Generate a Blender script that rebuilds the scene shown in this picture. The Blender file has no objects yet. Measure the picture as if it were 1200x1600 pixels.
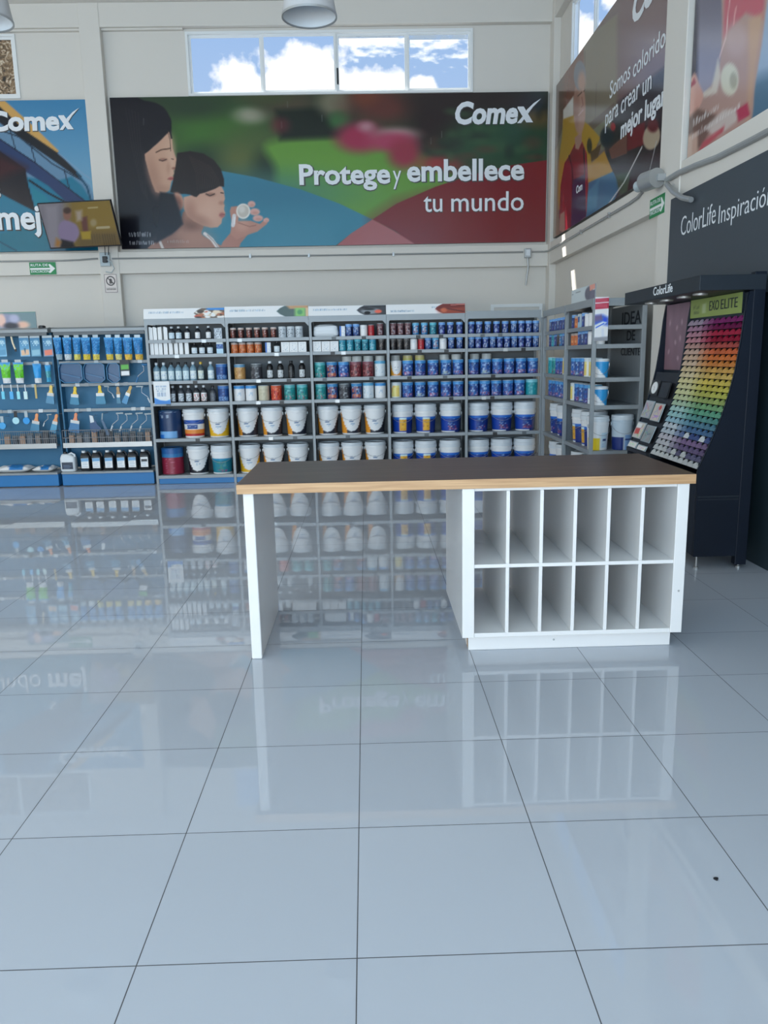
import bpy, math, random
import numpy as np
from mathutils import Matrix, Vector
PI = math.pi
sc = bpy.context.scene
COL = sc.collection

# ------------------------------------------------------------------ camera
FPX, YAW, PITCH, ROLL, CAMH = 1216.56, .0190512, .1980426, .0203816, 1.61234
def _axes():
    f = np.array([math.sin(YAW)*math.cos(PITCH), math.cos(YAW)*math.cos(PITCH), -math.sin(PITCH)])
    r0 = np.array([math.cos(YAW), -math.sin(YAW), 0.]); d0 = np.cross(f, r0)
    return r0*math.cos(ROLL)+d0*math.sin(ROLL), -r0*math.sin(ROLL)+d0*math.cos(ROLL), f
AR, AD, AF = _axes()
cd = bpy.data.cameras.new('camera'); cam = bpy.data.objects.new('camera', cd); COL.objects.link(cam)
m = Matrix.Identity(4)
for k in range(3):
    m[k][0] = AR[k]; m[k][1] = -AD[k]; m[k][2] = -AF[k]
m[2][3] = CAMH
cam.matrix_world = m
cd.sensor_fit = 'VERTICAL'; cd.sensor_height = 36; cd.lens = FPX*36/1600; cd.clip_start = .05; cd.clip_end = 300
sc.camera = cam
def at(x, y, **k):                       # measured pixel -> point on a world plane
    v = AF*FPX + AR*(x-600) + AD*(y-800); o = np.array([0, 0, CAMH])
    (ax, val), = k.items(); i = 'XYZ'.index(ax)
    return o + (val-o[i])/v[i]*v
def proj(X):
    v = X-np.array([0, 0, CAMH]); w = v@AF
    return 600+FPX*(v@AR)/w, 800+FPX*(v@AD)/w

# ------------------------------------------------------------------ light, sky, exposure
vs = sc.view_settings
vs.view_transform = 'Standard'; vs.look = 'None'; vs.gamma = 1; vs.use_curve_mapping = False; vs.exposure = -0.06
def lin(c):
    c = np.asarray(c, float)/255
    return np.where(c <= .04045, c/12.92, ((c+.055)/1.055)**2.4)
GAIN = 1.5
def C(*c): return tuple(np.minimum(lin(c)*GAIN, .86))
def lamp(name, kind, loc, energy, color, rot=(0, 0, 0), size=None):
    l = bpy.data.lights.new(name, kind); l.energy = energy; l.color = color
    if size: l.shape = 'RECTANGLE'; l.size, l.size_y = size
    o = bpy.data.objects.new(name, l); COL.objects.link(o); o.location = loc; o.rotation_euler = rot
    return o, l
lamp('storefront_street_light', 'AREA', (-2.5, -4.7, .8), 370, (1.0, .96, .89), (PI/2, 0, 0), (12.5, 1.4))
lamp('storefront_sky_light', 'AREA', (-2.5, -4.7, 2.4), 500, (.48, .75, 1.0), (PI/2, 0, 0), (12.5, 1.7))
lamp('upper_blue_fill', 'AREA', (-2.5, -4.7, 4.9), 230, (.40, .68, 1.0), (PI/2, 0, 0), (12.5, 3.0))  # added blue fill high behind the camera, tints the floor
lamp('left_side_fill', 'AREA', (-8.8, 4.5, 3.4), 215, (1.0, .965, .90), (PI/2, 0, -PI/2), (13, 5.0))  # added fill lighting the walls from the left, no known window there
lamp('right_front_fill', 'AREA', (2.88, -2.4, 1.9), 110, (.95, .98, 1.0), (PI/2, 0, PI/2), (4.4, 3.2))  # unseen fill added to brighten the right-facing sides of the counter
so, sl = lamp('sun', 'SUN', (0, 20, 20), 14, (1, .97, .90)); sl.angle = .0093
so.rotation_euler = Vector((.50, -.40, -1)).to_track_quat('-Z', 'Y').to_euler()
W = bpy.data.worlds.new('sky'); sc.world = W; W.use_nodes = True
nt = W.node_tree; N = nt.nodes; Lk = nt.links; N.clear()
def nd(t, T, **k):
    n = T.nodes.new(t)
    for a, b in k.items(): setattr(n, a, b)
    return n
tc = nd('ShaderNodeTexCoord', nt); nz = nd('ShaderNodeTexNoise', nt); nz.inputs['Scale'].default_value = 24; nz.inputs['Detail'].default_value = 7
Lk.new(tc.outputs['Generated'], nz.inputs['Vector'])
acc = None
def mth(op, a, b=None, T=nt, clamp=False):
    n = nd('ShaderNodeMath', T, operation=op); n.use_clamp = clamp
    for i, q in enumerate((a, b)):
        if q is None: continue
        if isinstance(q, (int, float)): n.inputs[i].default_value = q
        else: T.links.new(q, n.inputs[i])
    return n.outputs[0]
for (cx, cy, r) in [(372, 138, .034), (400, 150, .03), (452, 118, .04), (480, 132, .045), (500, 125, .03), (430, 150, .035), (560, 150, .03), (600, 152, .03), (660, 150, .02), (893, 105, .055), (905, 80, .035), (1000, -60, .06)]:
    d = (AF*FPX+AR*(cx-600)+AD*(cy-800)); d = d/np.linalg.norm(d)
    n = nd('ShaderNodeVectorMath', nt, operation='DISTANCE'); Lk.new(tc.outputs['Generated'], n.inputs[0]); n.inputs[1].default_value = tuple(d)
    q = mth('SUBTRACT', 1.0, mth('DIVIDE', n.outputs['Value'], r))
    acc = q if acc is None else mth('MAXIMUM', acc, q)
den = mth('ADD', mth('MAXIMUM', acc, -1.0), mth('MULTIPLY', mth('SUBTRACT', nz.outputs['Fac'], .5), 2.4))
msk = nd('ShaderNodeMapRange', nt); Lk.new(den, msk.inputs['Value']); msk.inputs['From Min'].default_value = -.02; msk.inputs['From Max'].default_value = .22
sp = nd('ShaderNodeSeparateXYZ', nt); Lk.new(tc.outputs['Generated'], sp.inputs[0])
gr = nd('ShaderNodeValToRGB', nt); Lk.new(sp.outputs['Z'], gr.inputs[0])
gr.color_ramp.elements[0].position = 0; gr.color_ramp.elements[0].color = (.62, .76, .95, 1)
gr.color_ramp.elements[1].position = .55; gr.color_ramp.elements[1].color = (.22, .45, .88, 1)
mx = nd('ShaderNodeMix', nt, data_type='RGBA'); Lk.new(msk.outputs[0], mx.inputs[0]); Lk.new(gr.outputs[0], mx.inputs[6]); mx.inputs[7].default_value = (1.25, 1.27, 1.3, 1)
bg = nd('ShaderNodeBackground', nt); Lk.new(mx.outputs[2], bg.inputs[0]); bg.inputs[1].default_value = 1.0
wo = nd('ShaderNodeOutputWorld', nt); Lk.new(bg.outputs[0], wo.inputs[0])

# ------------------------------------------------------------------ materials
def mat(name, col, rough=.5, metal=0, vary=.04, scale=6, spec=.5, coat=0, emit=0):
    M = bpy.data.materials.new(name); M.use_nodes = True; T = M.node_tree; b = T.nodes['Principled BSDF']
    if vary:
        n = nd('ShaderNodeTexNoise', T); n.inputs['Scale'].default_value = scale; n.inputs['Detail'].default_value = 3
        t = nd('ShaderNodeTexCoord', T); T.links.new(t.outputs['Object'], n.inputs['Vector'])
        r = nd('ShaderNodeMix', T, data_type='RGBA'); T.links.new(n.outputs['Fac'], r.inputs[0])
        r.inputs[6].default_value = tuple(max(0, c*(1-vary)) for c in col)+(1,); r.inputs[7].default_value = tuple(min(.95, c*(1+vary)) for c in col)+(1,)
        T.links.new(r.outputs[2], b.inputs['Base Color'])
    else: b.inputs['Base Color'].default_value = tuple(col)+(1,)
    b.inputs['Roughness'].default_value = rough; b.inputs['Metallic'].default_value = metal
    b.inputs['Specular IOR Level'].default_value = spec; b.inputs['Coat Weight'].default_value = coat
    if emit: b.inputs['Emission Color'].default_value = tuple(col)+(1,); b.inputs['Emission Strength'].default_value = emit
    return M
def vmat(name, rough, spec=.5, emit=0, coat=0):
    M = bpy.data.materials.new(name); M.use_nodes = True; T = M.node_tree; b = T.nodes['Principled BSDF']
    a = nd('ShaderNodeAttribute', T, attribute_name='Col')
    if emit:
        b.inputs['Base Color'].default_value = (.01, .01, .01, 1); T.links.new(a.outputs['Color'], b.inputs['Emission Color']); b.inputs['Emission Strength'].default_value = emit
    else: T.links.new(a.outputs['Color'], b.inputs['Base Color'])
    b.inputs['Roughness'].default_value = rough; b.inputs['Specular IOR Level'].default_value = spec; b.inputs['Coat Weight'].default_value = coat
    return M
WHITE = mat('wall_paint', (.70, .667, .612), .6, vary=.015, scale=1.5)
CEIL = mat('ceiling_paint', (.74, .715, .665), .7, vary=.02, scale=1)
LAC = mat('white_lacquer', (.76, .745, .73), .28, vary=.01)
GREY = mat('shelf_grey_metal', (.30, .325, .34), .42, metal=.15, vary=.05)
DGREY = mat('back_panel_grey', (.13, .145, .155), .5, vary=.05)
BLUE = mat('blue_enamel', (.022, .18, .44), .4, vary=.04)
PEG = mat('blue_pegboard', (.035, .165, .30), .5, vary=.06)
NAVY = mat('navy_panel', (.0045, .009, .019), .45, vary=.1, spec=.25)
NAVY2 = mat('charcoal_panel', (.016, .023, .032), .45, vary=.06, spec=.3)
BOARD = mat('slate_board', (.056, .070, .085), .5, vary=.03, spec=.35)
DWALL = mat('dark_wall_paint', (.020, .036, .046), .5, vary=.04, spec=.35)
BLK = mat('black_plastic', (.012, .012, .014), .4, vary=.05)
STEEL = mat('galvanised_steel', (.42, .43, .43), .38, metal=.6, vary=.08)
WIRE = mat('zinc_wire', (.45, .46, .48), .3, metal=.7, vary=.03)
LAMPW = mat('enamel_lamp_shade', (.50, .50, .50), .35, vary=.03)
LETW = mat('white_letter_film', (.80, .83, .86), .35, vary=0)
LETB = mat('dark_letter_film', (.03, .035, .04), .5, vary=0)
LETD = mat('letter_outline_film', (.05, .05, .05), .5, vary=0)
PLW = mat('white_plastic', (.72, .76, .79), .35, vary=.02)
PLB = mat('blue_plastic', (.04, .19, .42), .3, vary=.05)
PLC = mat('clear_plastic', (.45, .52, .55), .15, vary=.05)
YEL = mat('yellow_plastic', (.75, .48, .06), .4, vary=.05)
ALU = mat('window_frame_white', (.82, .84, .84), .4, vary=.01)
PRINT = vmat('printed_label', .38)
BANNER = vmat('banner_film', .17, spec=.42)
PAPER = vmat('printed_card', .45)
SCREEN = vmat('lit_screen', .15, emit=.75)
def floor_mat():
    M = bpy.data.materials.new('polished_porcelain_tile'); M.use_nodes = True; T = M.node_tree; b = T.nodes['Principled BSDF']
    t = nd('ShaderNodeTexCoord', T); s = nd('ShaderNodeSeparateXYZ', T); T.links.new(t.outputs['Object'], s.inputs[0])
    cells = []; line = None
    for ax, off in (('X', -.0632), ('Y', 1.8477)):
        q = mth('DIVIDE', mth('SUBTRACT', s.outputs[ax], off), .6, T)if False else mth('DIVIDE', mth('SUBTRACT', s.outputs[ax], off, T), .6, T)
        fl = mth('FLOOR', q, None, T); cells.append(fl); fr = mth('SUBTRACT', q, fl, T)
        e = mth('MINIMUM', fr, mth('SUBTRACT', 1.0, fr, T), T)
        line = e if line is None else mth('MINIMUM', line, e, T)
    g = mth('LESS_THAN', line, .0027, T)
    cv = nd('ShaderNodeCombineXYZ', T); T.links.new(cells[0], cv.inputs[0]); T.links.new(cells[1], cv.inputs[1])
    wn = nd('ShaderNodeTexWhiteNoise', T); T.links.new(cv.outputs[0], wn.inputs['Vector'])
    v = mth('ADD', .97, mth('MULTIPLY', wn.outputs['Value'], .05, T), T)
    hs = nd('ShaderNodeMix', T, data_type='RGBA'); T.links.new(g, hs.inputs[0]); hs.inputs[7].default_value = (.07, .07, .075, 1)
    vm = nd('ShaderNodeVectorMath', T, operation='SCALE'); vm.inputs[0].default_value = (.50, .53, .58); T.links.new(v, vm.inputs['Scale'])
    T.links.new(vm.outputs[0], hs.inputs[6]); T.links.new(hs.outputs[2], b.inputs['Base Color'])
    T.links.new(mth('ADD', .016, mth('MULTIPLY', g, .5, T), T), b.inputs['Roughness'])
    # each tile is laid a hair out of level
    sv = nd('ShaderNodeVectorMath', T, operation='SUBTRACT'); T.links.new(wn.outputs['Color'], sv.inputs[0]); sv.inputs[1].default_value = (.5, .5, .5)
    sm = nd('ShaderNodeVectorMath', T, operation='MULTIPLY'); T.links.new(sv.outputs[0], sm.inputs[0]); sm.inputs[1].default_value = (.004, .004, 0)
    ge = nd('ShaderNodeNewGeometry', T); av = nd('ShaderNodeVectorMath', T, operation='ADD'); T.links.new(ge.outputs['Normal'], av.inputs[0]); T.links.new(sm.outputs[0], av.inputs[1])
    nv = nd('ShaderNodeVectorMath', T, operation='NORMALIZE'); T.links.new(av.outputs[0], nv.inputs[0]); T.links.new(nv.outputs[0], b.inputs['Normal'])
    b.inputs['IOR'].default_value = 1.52
    return M
def wood_mat(name, c1, c2, rough, stretch=(1.2, 26, 26)):
    M = bpy.data.materials.new(name); M.use_nodes = True; T = M.node_tree; b = T.nodes['Principled BSDF']
    t = nd('ShaderNodeTexCoord', T); mp = nd('ShaderNodeMapping', T); mp.inputs['Scale'].default_value = stretch
    n = nd('ShaderNodeTexNoise', T); n.inputs['Scale'].default_value = 1.6; n.inputs['Detail'].default_value = 6; n.inputs['Distortion'].default_value = .6
    T.links.new(t.outputs['Object'], mp.inputs[0]); T.links.new(mp.outputs[0], n.inputs['Vector'])
    r = nd('ShaderNodeValToRGB', T); T.links.new(n.outputs['Fac'], r.inputs[0])
    r.color_ramp.elements[0].position = .3; r.color_ramp.elements[0].color = c1+(1,); r.color_ramp.elements[1].position = .7; r.color_ramp.elements[1].color = c2+(1,)
    T.links.new(r.outputs[0], b.inputs['Base Color']); b.inputs['Roughness'].default_value = rough
    return M
def glass_mat(name, film=0):
    M = bpy.data.materials.new(name); M.use_nodes = True; T = M.node_tree; T.nodes.remove(T.nodes['Principled BSDF']); out = T.nodes['Material Output']
    tr = nd('ShaderNodeBsdfTransparent', T); gl = nd('ShaderNodeBsdfGlossy', T); gl.inputs['Roughness'].default_value = .02
    mxs = nd('ShaderNodeMixShader', T); mxs.inputs[0].default_value = .05; T.links.new(tr.outputs[0], mxs.inputs[1]); T.links.new(gl.outputs[0], mxs.inputs[2]); last = mxs
    if film:
        df = nd('ShaderNodeBsdfTranslucent', T); df.inputs[0].default_value = (.78, .74, .64, 1)
        t = nd('ShaderNodeTexCoord', T); mp = nd('ShaderNodeMapping', T); mp.inputs['Scale'].default_value = (2.2, 1, 5)
        n = nd('ShaderNodeTexNoise', T); n.inputs['Scale'].default_value = 1.5; n.inputs['Detail'].default_value = 5
        T.links.new(t.outputs['Object'], mp.inputs[0]); T.links.new(mp.outputs[0], n.inputs['Vector'])
        s = nd('ShaderNodeSeparateXYZ', T); T.links.new(t.outputs['Object'], s.inputs[0])
        f = mth('ADD', mth('MULTIPLY', mth('SUBTRACT', n.outputs['Fac'], .5, T), 5.0, T), mth('MULTIPLY', mth('SUBTRACT', s.outputs['Z'], .48, T), 3.2, T), T, clamp=True)
        m2 = nd('ShaderNodeMixShader', T); T.links.new(mth('MULTIPLY', f, film, T), m2.inputs[0]); T.links.new(last.outputs[0], m2.inputs[1]); T.links.new(df.outputs[0], m2.inputs[2]); last = m2
    T.links.new(last.outputs[0], out.inputs[0])
    return M
FLOORM = floor_mat()
WOODT = wood_mat('dark_walnut_laminate', (.070, .040, .029), (.125, .078, .058), .34)
WOODE = wood_mat('oak_edge_band', (.42, .23, .105), (.60, .37, .19), .4, (2, 30, 60))
GLASS = glass_mat('window_glass'); GLASSF = glass_mat('window_glass_with_worn_film', .8)
def foil_mat():
    M = mat('mottled_bronze_film', (.3, .24, .18), .3, vary=0); T = M.node_tree; b = T.nodes['Principled BSDF']
    n = nd('ShaderNodeTexNoise', T); n.inputs['Scale'].default_value = 14; n.inputs['Detail'].default_value = 6; n.inputs['Distortion'].default_value = 1.5
    t = nd('ShaderNodeTexCoord', T); T.links.new(t.outputs['Object'], n.inputs['Vector'])
    r = nd('ShaderNodeValToRGB', T); T.links.new(n.outputs['Fac'], r.inputs[0])
    r.color_ramp.elements[0].position = .35; r.color_ramp.elements[0].color = (.04, .035, .03, 1); r.color_ramp.elements[1].position = .68; r.color_ramp.elements[1].color = (.75, .66, .52, 1)
    e = r.color_ramp.elements.new(.52); e.color = (.32, .21, .12, 1)
    T.links.new(r.outputs[0], b.inputs['Base Color']); return M
FOIL = foil_mat()

# ------------------------------------------------------------------ mesh helpers
class MB:
    def __init__(s): s.v = []; s.f = []; s.c = []
    def quad(s, *p):
        n = len(s.v); s.v += [tuple(q) for q in p]; s.f.append(tuple(range(n, n+len(p)))); return s
    def box(s, x0, x1, y0, y1, z0, z1):
        n = len(s.v)
        s.v += [(x, y, z) for z in (z0, z1) for y in (y0, y1) for x in (x0, x1)]
        s.f += [tuple(n+i for i in q) for q in ((0, 2, 3, 1), (4, 5, 7, 6), (0, 1, 5, 4), (2, 6, 7, 3), (0, 4, 6, 2), (1, 3, 7, 5))]; return s
    def prism(s, poly, d0, d1, axis='Y'):
        # poly in the two other axes (XZ for Y, YZ for X, XY for Z)
        def p(a, b, d): return {'Y': (a, d, b), 'X': (d, a, b), 'Z': (a, b, d)}[axis]
        n = len(s.v); k = len(poly)
        s.v += [p(a, b, d0) for a, b in poly]+[p(a, b, d1) for a, b in poly]
        s.f += [tuple(n+i for i in range(k)), tuple(n+k+i for i in reversed(range(k)))]
        s.f += [(n+i, n+(i+1) % k, n+k+(i+1) % k, n+k+i) for i in range(k)]; return s
    def lathe(s, prof, seg=28, cx=0, cy=0, close=True, a0=0.):
        n = len(s.v); k = len(prof)
        for i in range(seg):
            a = 2*PI*i/seg-PI/2+a0
            for r, z in prof: s.v.append((cx+r*math.cos(a), cy+r*math.sin(a), z))
        for i in range(seg):
            j = (i+1) % seg
            for q in range(k-1): s.f.append((n+i*k+q, n+j*k+q, n+j*k+q+1, n+i*k+q+1))
        if close:
            s.f.append(tuple(n+i*k for i in reversed(range(seg)))); s.f.append(tuple(n+i*k+k-1 for i in range(seg)))
        return s
    def tube(s, path, r, seg=8):
        P = [Vector(p) for p in path]; n0 = len(s.v); up = Vector((0, 0, 1)); prev = None
        for i, p in enumerate(P):
            t = (P[min(i+1, len(P)-1)]-P[max(i-1, 0)]).normalized()
            a = prev if prev is not None else (up if abs(t.z) < .9 else Vector((1, 0, 0)))
            b = t.cross(a).normalized(); a = b.cross(t).normalized(); prev = a
            for q in range(seg):
                th = 2*PI*q/seg; s.v.append(tuple(p+(a*math.cos(th)+b*math.sin(th))*r))
        for i in range(len(P)-1):
            for q in range(seg):
                w = (q+1) % seg; s.f.append((n0+i*seg+q, n0+i*seg+w, n0+(i+1)*seg+w, n0+(i+1)*seg+q))
        s.f.append(tuple(n0+q for q in reversed(range(seg)))); e = n0+(len(P)-1)*seg; s.f.append(tuple(e+q for q in range(seg))); return s
    def mesh(s, name, m, off=(0, 0, 0), smooth=False, cols=None):
        me = bpy.data.meshes.new(name)
        ox, oy, oz = off
        me.from_pydata([(x-ox, y-oy, z-oz) for x, y, z in s.v], [], s.f); me.materials.append(m)
        if smooth:
            me.polygons.foreach_set('use_smooth', [True]*len(me.polygons)); me.set_sharp_from_angle(angle=math.radians(38))
        if cols is not None:
            at_ = me.color_attributes.new('Col', 'FLOAT_COLOR', 'POINT'); c = np.ones((len(s.v), 4)); c[:, :3] = cols; at_.data.foreach_set('color', c.ravel())
        me.update(); return me
def new(name, data=None, parent=None, loc=None, rotz=0):
    o = bpy.data.objects.new(name, data); COL.objects.link(o)
    if parent is not None: o.parent = parent
    if loc is not None: o.location = loc
    if rotz: o.rotation_euler = (0, 0, rotz)
    return o
LABELS = set()
def tag(o, label, cat, group=None, kind=None):
    if label in LABELS: print('DUPLICATE LABEL', label)
    n = len(label.split())
    if n < 4 or n > 16: print('LABEL LENGTH', n, label)
    LABELS.add(label); o['label'] = label; o['category'] = cat
    if group: o['group'] = group
    if kind: o['kind'] = kind
    return o
class Thing:
    """An empty at the base; parts are given in world coordinates."""
    def __init__(s, name, loc, label=None, cat=None, group=None, kind=None):
        s.loc = loc; s.o = new(name, None, loc=loc)
        if label: tag(s.o, label, cat, group)
        if kind: s.o['kind'] = kind
    def part(s, name, mb, m, parent=None, smooth=False, bevel=0, label=None, cols=None):
        o = new(name, mb.mesh(name, m, s.loc, smooth, cols), parent or s.o)
        if bevel: bev(o, bevel)
        if label: o['label'] = label
        return o
def bev(o, w, seg=2):
    b = o.modifiers.new('bevel', 'BEVEL'); b.width = w; b.segments = seg; b.limit_method = 'ANGLE'; b.angle_limit = math.radians(40)
def single(name, mb, m, loc, label, cat, group=None, smooth=False, bevel=0, cols=None):
    o = new(name, mb.mesh(name, m, loc, smooth, cols), None, loc); tag(o, label, cat, group)
    if bevel: bev(o, bevel)
    return o
def struct(name, mb, m, bevel=0, parent=None):
    o = new(name, mb.mesh(name, m), parent)
    if parent is None: o['kind'] = 'structure'
    if bevel: bev(o, bevel)
    return o
def B(*a): return MB().box(*a)

# printed picture: a fine grid on a plane, coloured in photograph coordinates
def spline(pts, n=6):
    P = np.array(pts, float); k = len(P); out = []
    for i in range(k):
        p0, p1, p2, p3 = P[i-1], P[i], P[(i+1) % k], P[(i+2) % k]
        for t in np.linspace(0, 1, n, endpoint=False):
            out.append(.5*((2*p1)+(-p0+p2)*t+(2*p0-5*p1+4*p2-p3)*t*t+(-p0+3*p1-3*p2+p3)*t**3))
    return np.array(out)
class Picture:
    def __init__(s, O, U, V, nu, nv):
        O, U, V = (np.array(q, float) for q in (O, U, V)); s.nu, s.nv = nu, nv
        a, b = np.meshgrid(np.linspace(0, 1, nu+1), np.linspace(0, 1, nv+1))
        s.W = O+a.reshape(-1, 1)*U+b.reshape(-1, 1)*V; s.a, s.b = a.ravel(), b.ravel()
        s.x, s.y = proj(s.W); s.c = np.full((len(s.W), 3), 128.)
    def uv(s): s.x, s.y = s.a*100, (1-s.b)*100; return s         # paint in percent of the sheet instead
    def fill(s, c): s.c[:] = c; return s
    def mix(s, al, c): s.c += (np.asarray(c, float)-s.c)*al[:, None]; return s
    def vgrad(s, y0, y1, c0, c1, al=None):
        t = np.clip((s.y-y0)/(y1-y0), 0, 1)[:, None]; q = np.array(c0)*(1-t)+np.array(c1)*t
        s.c += (q-s.c)*(1 if al is None else al); return s
    def sd(s, P):
        x, y = s.x, s.y; d = np.full(len(x), 1e9); ins = np.zeros(len(x), bool)
        for i in range(len(P)):
            ax, ay = P[i-1]; bx, by = P[i]; ex, ey = bx-ax, by-ay; L = ex*ex+ey*ey+1e-12
            t = np.clip(((x-ax)*ex+(y-ay)*ey)/L, 0, 1); d = np.minimum(d, np.hypot(x-ax-t*ex, y-ay-t*ey))
            ins ^= ((ay > y) != (by > y)) & (x < (bx-ax)*(y-ay)/(by-ay+1e-12)+ax)
        return np.where(ins, d, -d)
    def poly(s, pts, c, soft=.7, al=1., curve=False):
        P = spline(pts) if curve else np.array(pts, float)
        return s.mix(np.clip(.5+s.sd(P)/(2*soft), 0, 1)*al, c)
    def ell(s, cx, cy, rx, ry, c, soft=.15, al=1., rot=0):
        dx, dy = s.x-cx, s.y-cy; k, q = math.cos(rot), math.sin(rot)
        r = np.hypot((dx*k+dy*q)/rx, (-dx*q+dy*k)/ry); t = np.clip((1+soft-r)/(2*soft), 0, 1); return s.mix(t*t*(3-2*t)*al, c)
    def line(s, pts, w, c, al=1., soft=.5):
        d = np.full(len(s.x), 1e9)
        for (ax, ay), (bx, by) in zip(pts[:-1], pts[1:]):
            ex, ey = bx-ax, by-ay; t = np.clip(((s.x-ax)*ex+(s.y-ay)*ey)/(ex*ex+ey*ey+1e-12), 0, 1)
            d = np.minimum(d, np.hypot(s.x-ax-t*ex, s.y-ay-t*ey))
        return s.mix(np.clip(.5+(w/2-d)/(2*soft), 0, 1)*al, c)
    def noise(s, amt, seed=0, n=14, scale=.15):
        r = np.random.RandomState(seed); q = np.zeros(len(s.x))
        for _ in range(n):
            th = r.rand()*2*PI; f = scale*(.4+r.rand()*1.6); q += np.sin((s.x*math.cos(th)+s.y*math.sin(th))*f+r.rand()*6.3)
        s.c *= (1+amt*q/math.sqrt(n))[:, None]; return s
    def part(s, thing, name, m, gain=GAIN, parent=None, lim=.86):
        nu, nv = s.nu, s.nv; mb = MB(); mb.v = [tuple(p) for p in s.W]
        mb.f = [(j*(nu+1)+i, j*(nu+1)+i+1, (j+1)*(nu+1)+i+1, (j+1)*(nu+1)+i) for j in range(nv) for i in range(nu)]
        return thing.part(name, mb, m, parent, cols=np.clip(lin(np.clip(s.c, 0, 255))*gain, 0, lim))

# lettering: text turned into a flat mesh and fitted to a rectangle on a plane
def text_verts(txt, bold=0, shear=0, space=1):
    cu = bpy.data.curves.new('t', 'FONT'); cu.body = txt; cu.offset = bold; cu.shear = shear; cu.space_character = space; cu.resolution_u = 3
    o = bpy.data.objects.new('t', cu); COL.objects.link(o)
    dg = bpy.context.evaluated_depsgraph_get(); dg.update(); me = bpy.data.meshes.new_from_object(o.evaluated_get(dg))
    v = np.array([tuple(q.co) for q in me.vertices]).reshape(-1, 3); f = [tuple(p.vertices) for p in me.polygons]
    bpy.data.objects.remove(o); bpy.data.curves.remove(cu); bpy.data.meshes.remove(me); return v[:, :2], f
CAP = None
def lettering(thing, name, txt, O, U, V, width, cap, m, bold=0, shear=0, n=None, lift=.003, parent=None, thick=.0015, space=1, extra=None):
    """O baseline start, U/V unit axes, width of the string, cap = height of a capital."""
    global CAP
    if CAP is None: CAP = text_verts('H')[0][:, 1].max()
    v, f = text_verts(txt, bold, shear, space); v = v-[v[:, 0].min(), 0]
    v = v*[width/v[:, 0].max(), cap/CAP]
    if extra: v, f = extra(v, f, width, cap)
    O, U, V = np.array(O, float), np.array(U, float), np.array(V, float); nn = np.cross(U, V)
    mb = MB(); base = O+nn*lift
    lo = base+v[:, :1]*U+v[:, 1:2]*V+(v[:, 2:3]*nn if v.shape[1] > 2 else 0); hi = lo+nn*thick; k = len(v)
    mb.v = [tuple(q) for q in hi]+[tuple(q) for q in lo]
    mb.f = list(f)+[tuple(k+i for i in reversed(q)) for q in f]
    ed = {}
    for q in f:
        for a, b in zip(q, q[1:]+q[:1]): ed[(a, b)] = 1
    mb.f += [(a, k+a, k+b, b) for (a, b) in ed if (b, a) not in ed]
    return thing.part(name, mb, m, parent)
def write(thing, txt, p0, p1, ptop, plane, bold=0, shear=0, outline=None, m=None, space=1, lift=.003, extra=None):
    """p0,p1: photograph pixels at both ends of the baseline, ptop: a pixel on the cap line above p0."""
    if ' ' in txt:
        full = text_verts(txt, bold, shear, space)[0][:, 0]; L0, L1 = full.min(), full.max(); pos = 0; out = []
        for wd in txt.split(' '):
            i0 = txt.index(wd, pos); pre = text_verts(txt[:i0]+wd, bold, shear, space)[0][:, 0].max(); ww = np.ptp(text_verts(wd, bold, shear, space)[0][:, 0]); pos = i0+len(wd)
            f0, f1 = (pre-ww-L0)/(L1-L0), (pre-L0)/(L1-L0); A_, B_ = at(*p0, **plane), at(*p1, **plane); q0, q1 = A_+(B_-A_)*f0, A_+(B_-A_)*f1
            x_, y_ = proj(np.array([q0, q1, q0+[0, 0, at(*ptop, **plane)[2]-A_[2]]])); out.append(write(thing, wd, (x_[0], y_[0]), (x_[1], y_[1]), (x_[2], y_[2]), plane, bold, shear, outline, m, space, lift, extra))
        return out[0]
    (ax, val), = plane.items()
    a, b, t = at(*p0, **plane), at(*p1, **plane), at(*ptop, **plane)
    U = np.array([1., 0, 0]) if ax == 'Y' else np.array([0, -1., 0]); V = np.array([0, 0, 1.])
    w = (b-a)@U; cap = abs((t-a)[2])
    if outline: lettering(thing, 'lettering_outline', txt, a+U*.008-V*.008, U, V, w, cap, LETD, bold+outline, shear, lift=lift-.0018, space=space, extra=extra, thick=.0008)
    return lettering(thing, 'lettering', txt, a, U, V, w, cap, m or LETW, bold, shear, lift=lift, space=space, extra=extra)
def swoosh(v, f, w, cap):
    """adds the long flicked x that ends the logo"""
    k = len(v); x0 = w-.02*cap
    P = [(0, .78), (0, .70), (.47, 0), (.83, 0), (.32, .78)]
    up = [(-.02, -.03), (.2, -.03), (.5, .35), (.8, .74), (1.25, 1.17), (.85, .94), (.5, .63), (.25, .27)]
    v2 = np.vstack([np.c_[v, np.zeros(k)], [(x0+px*cap, py*cap, 0) for px, py in P], [(x0+px*cap, py*cap, .0007) for px, py in up]])
    return v2, list(f)+[(k+1, k+2, k+3, k+4, k), tuple(k+5+i for i in range(len(up)))]

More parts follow.
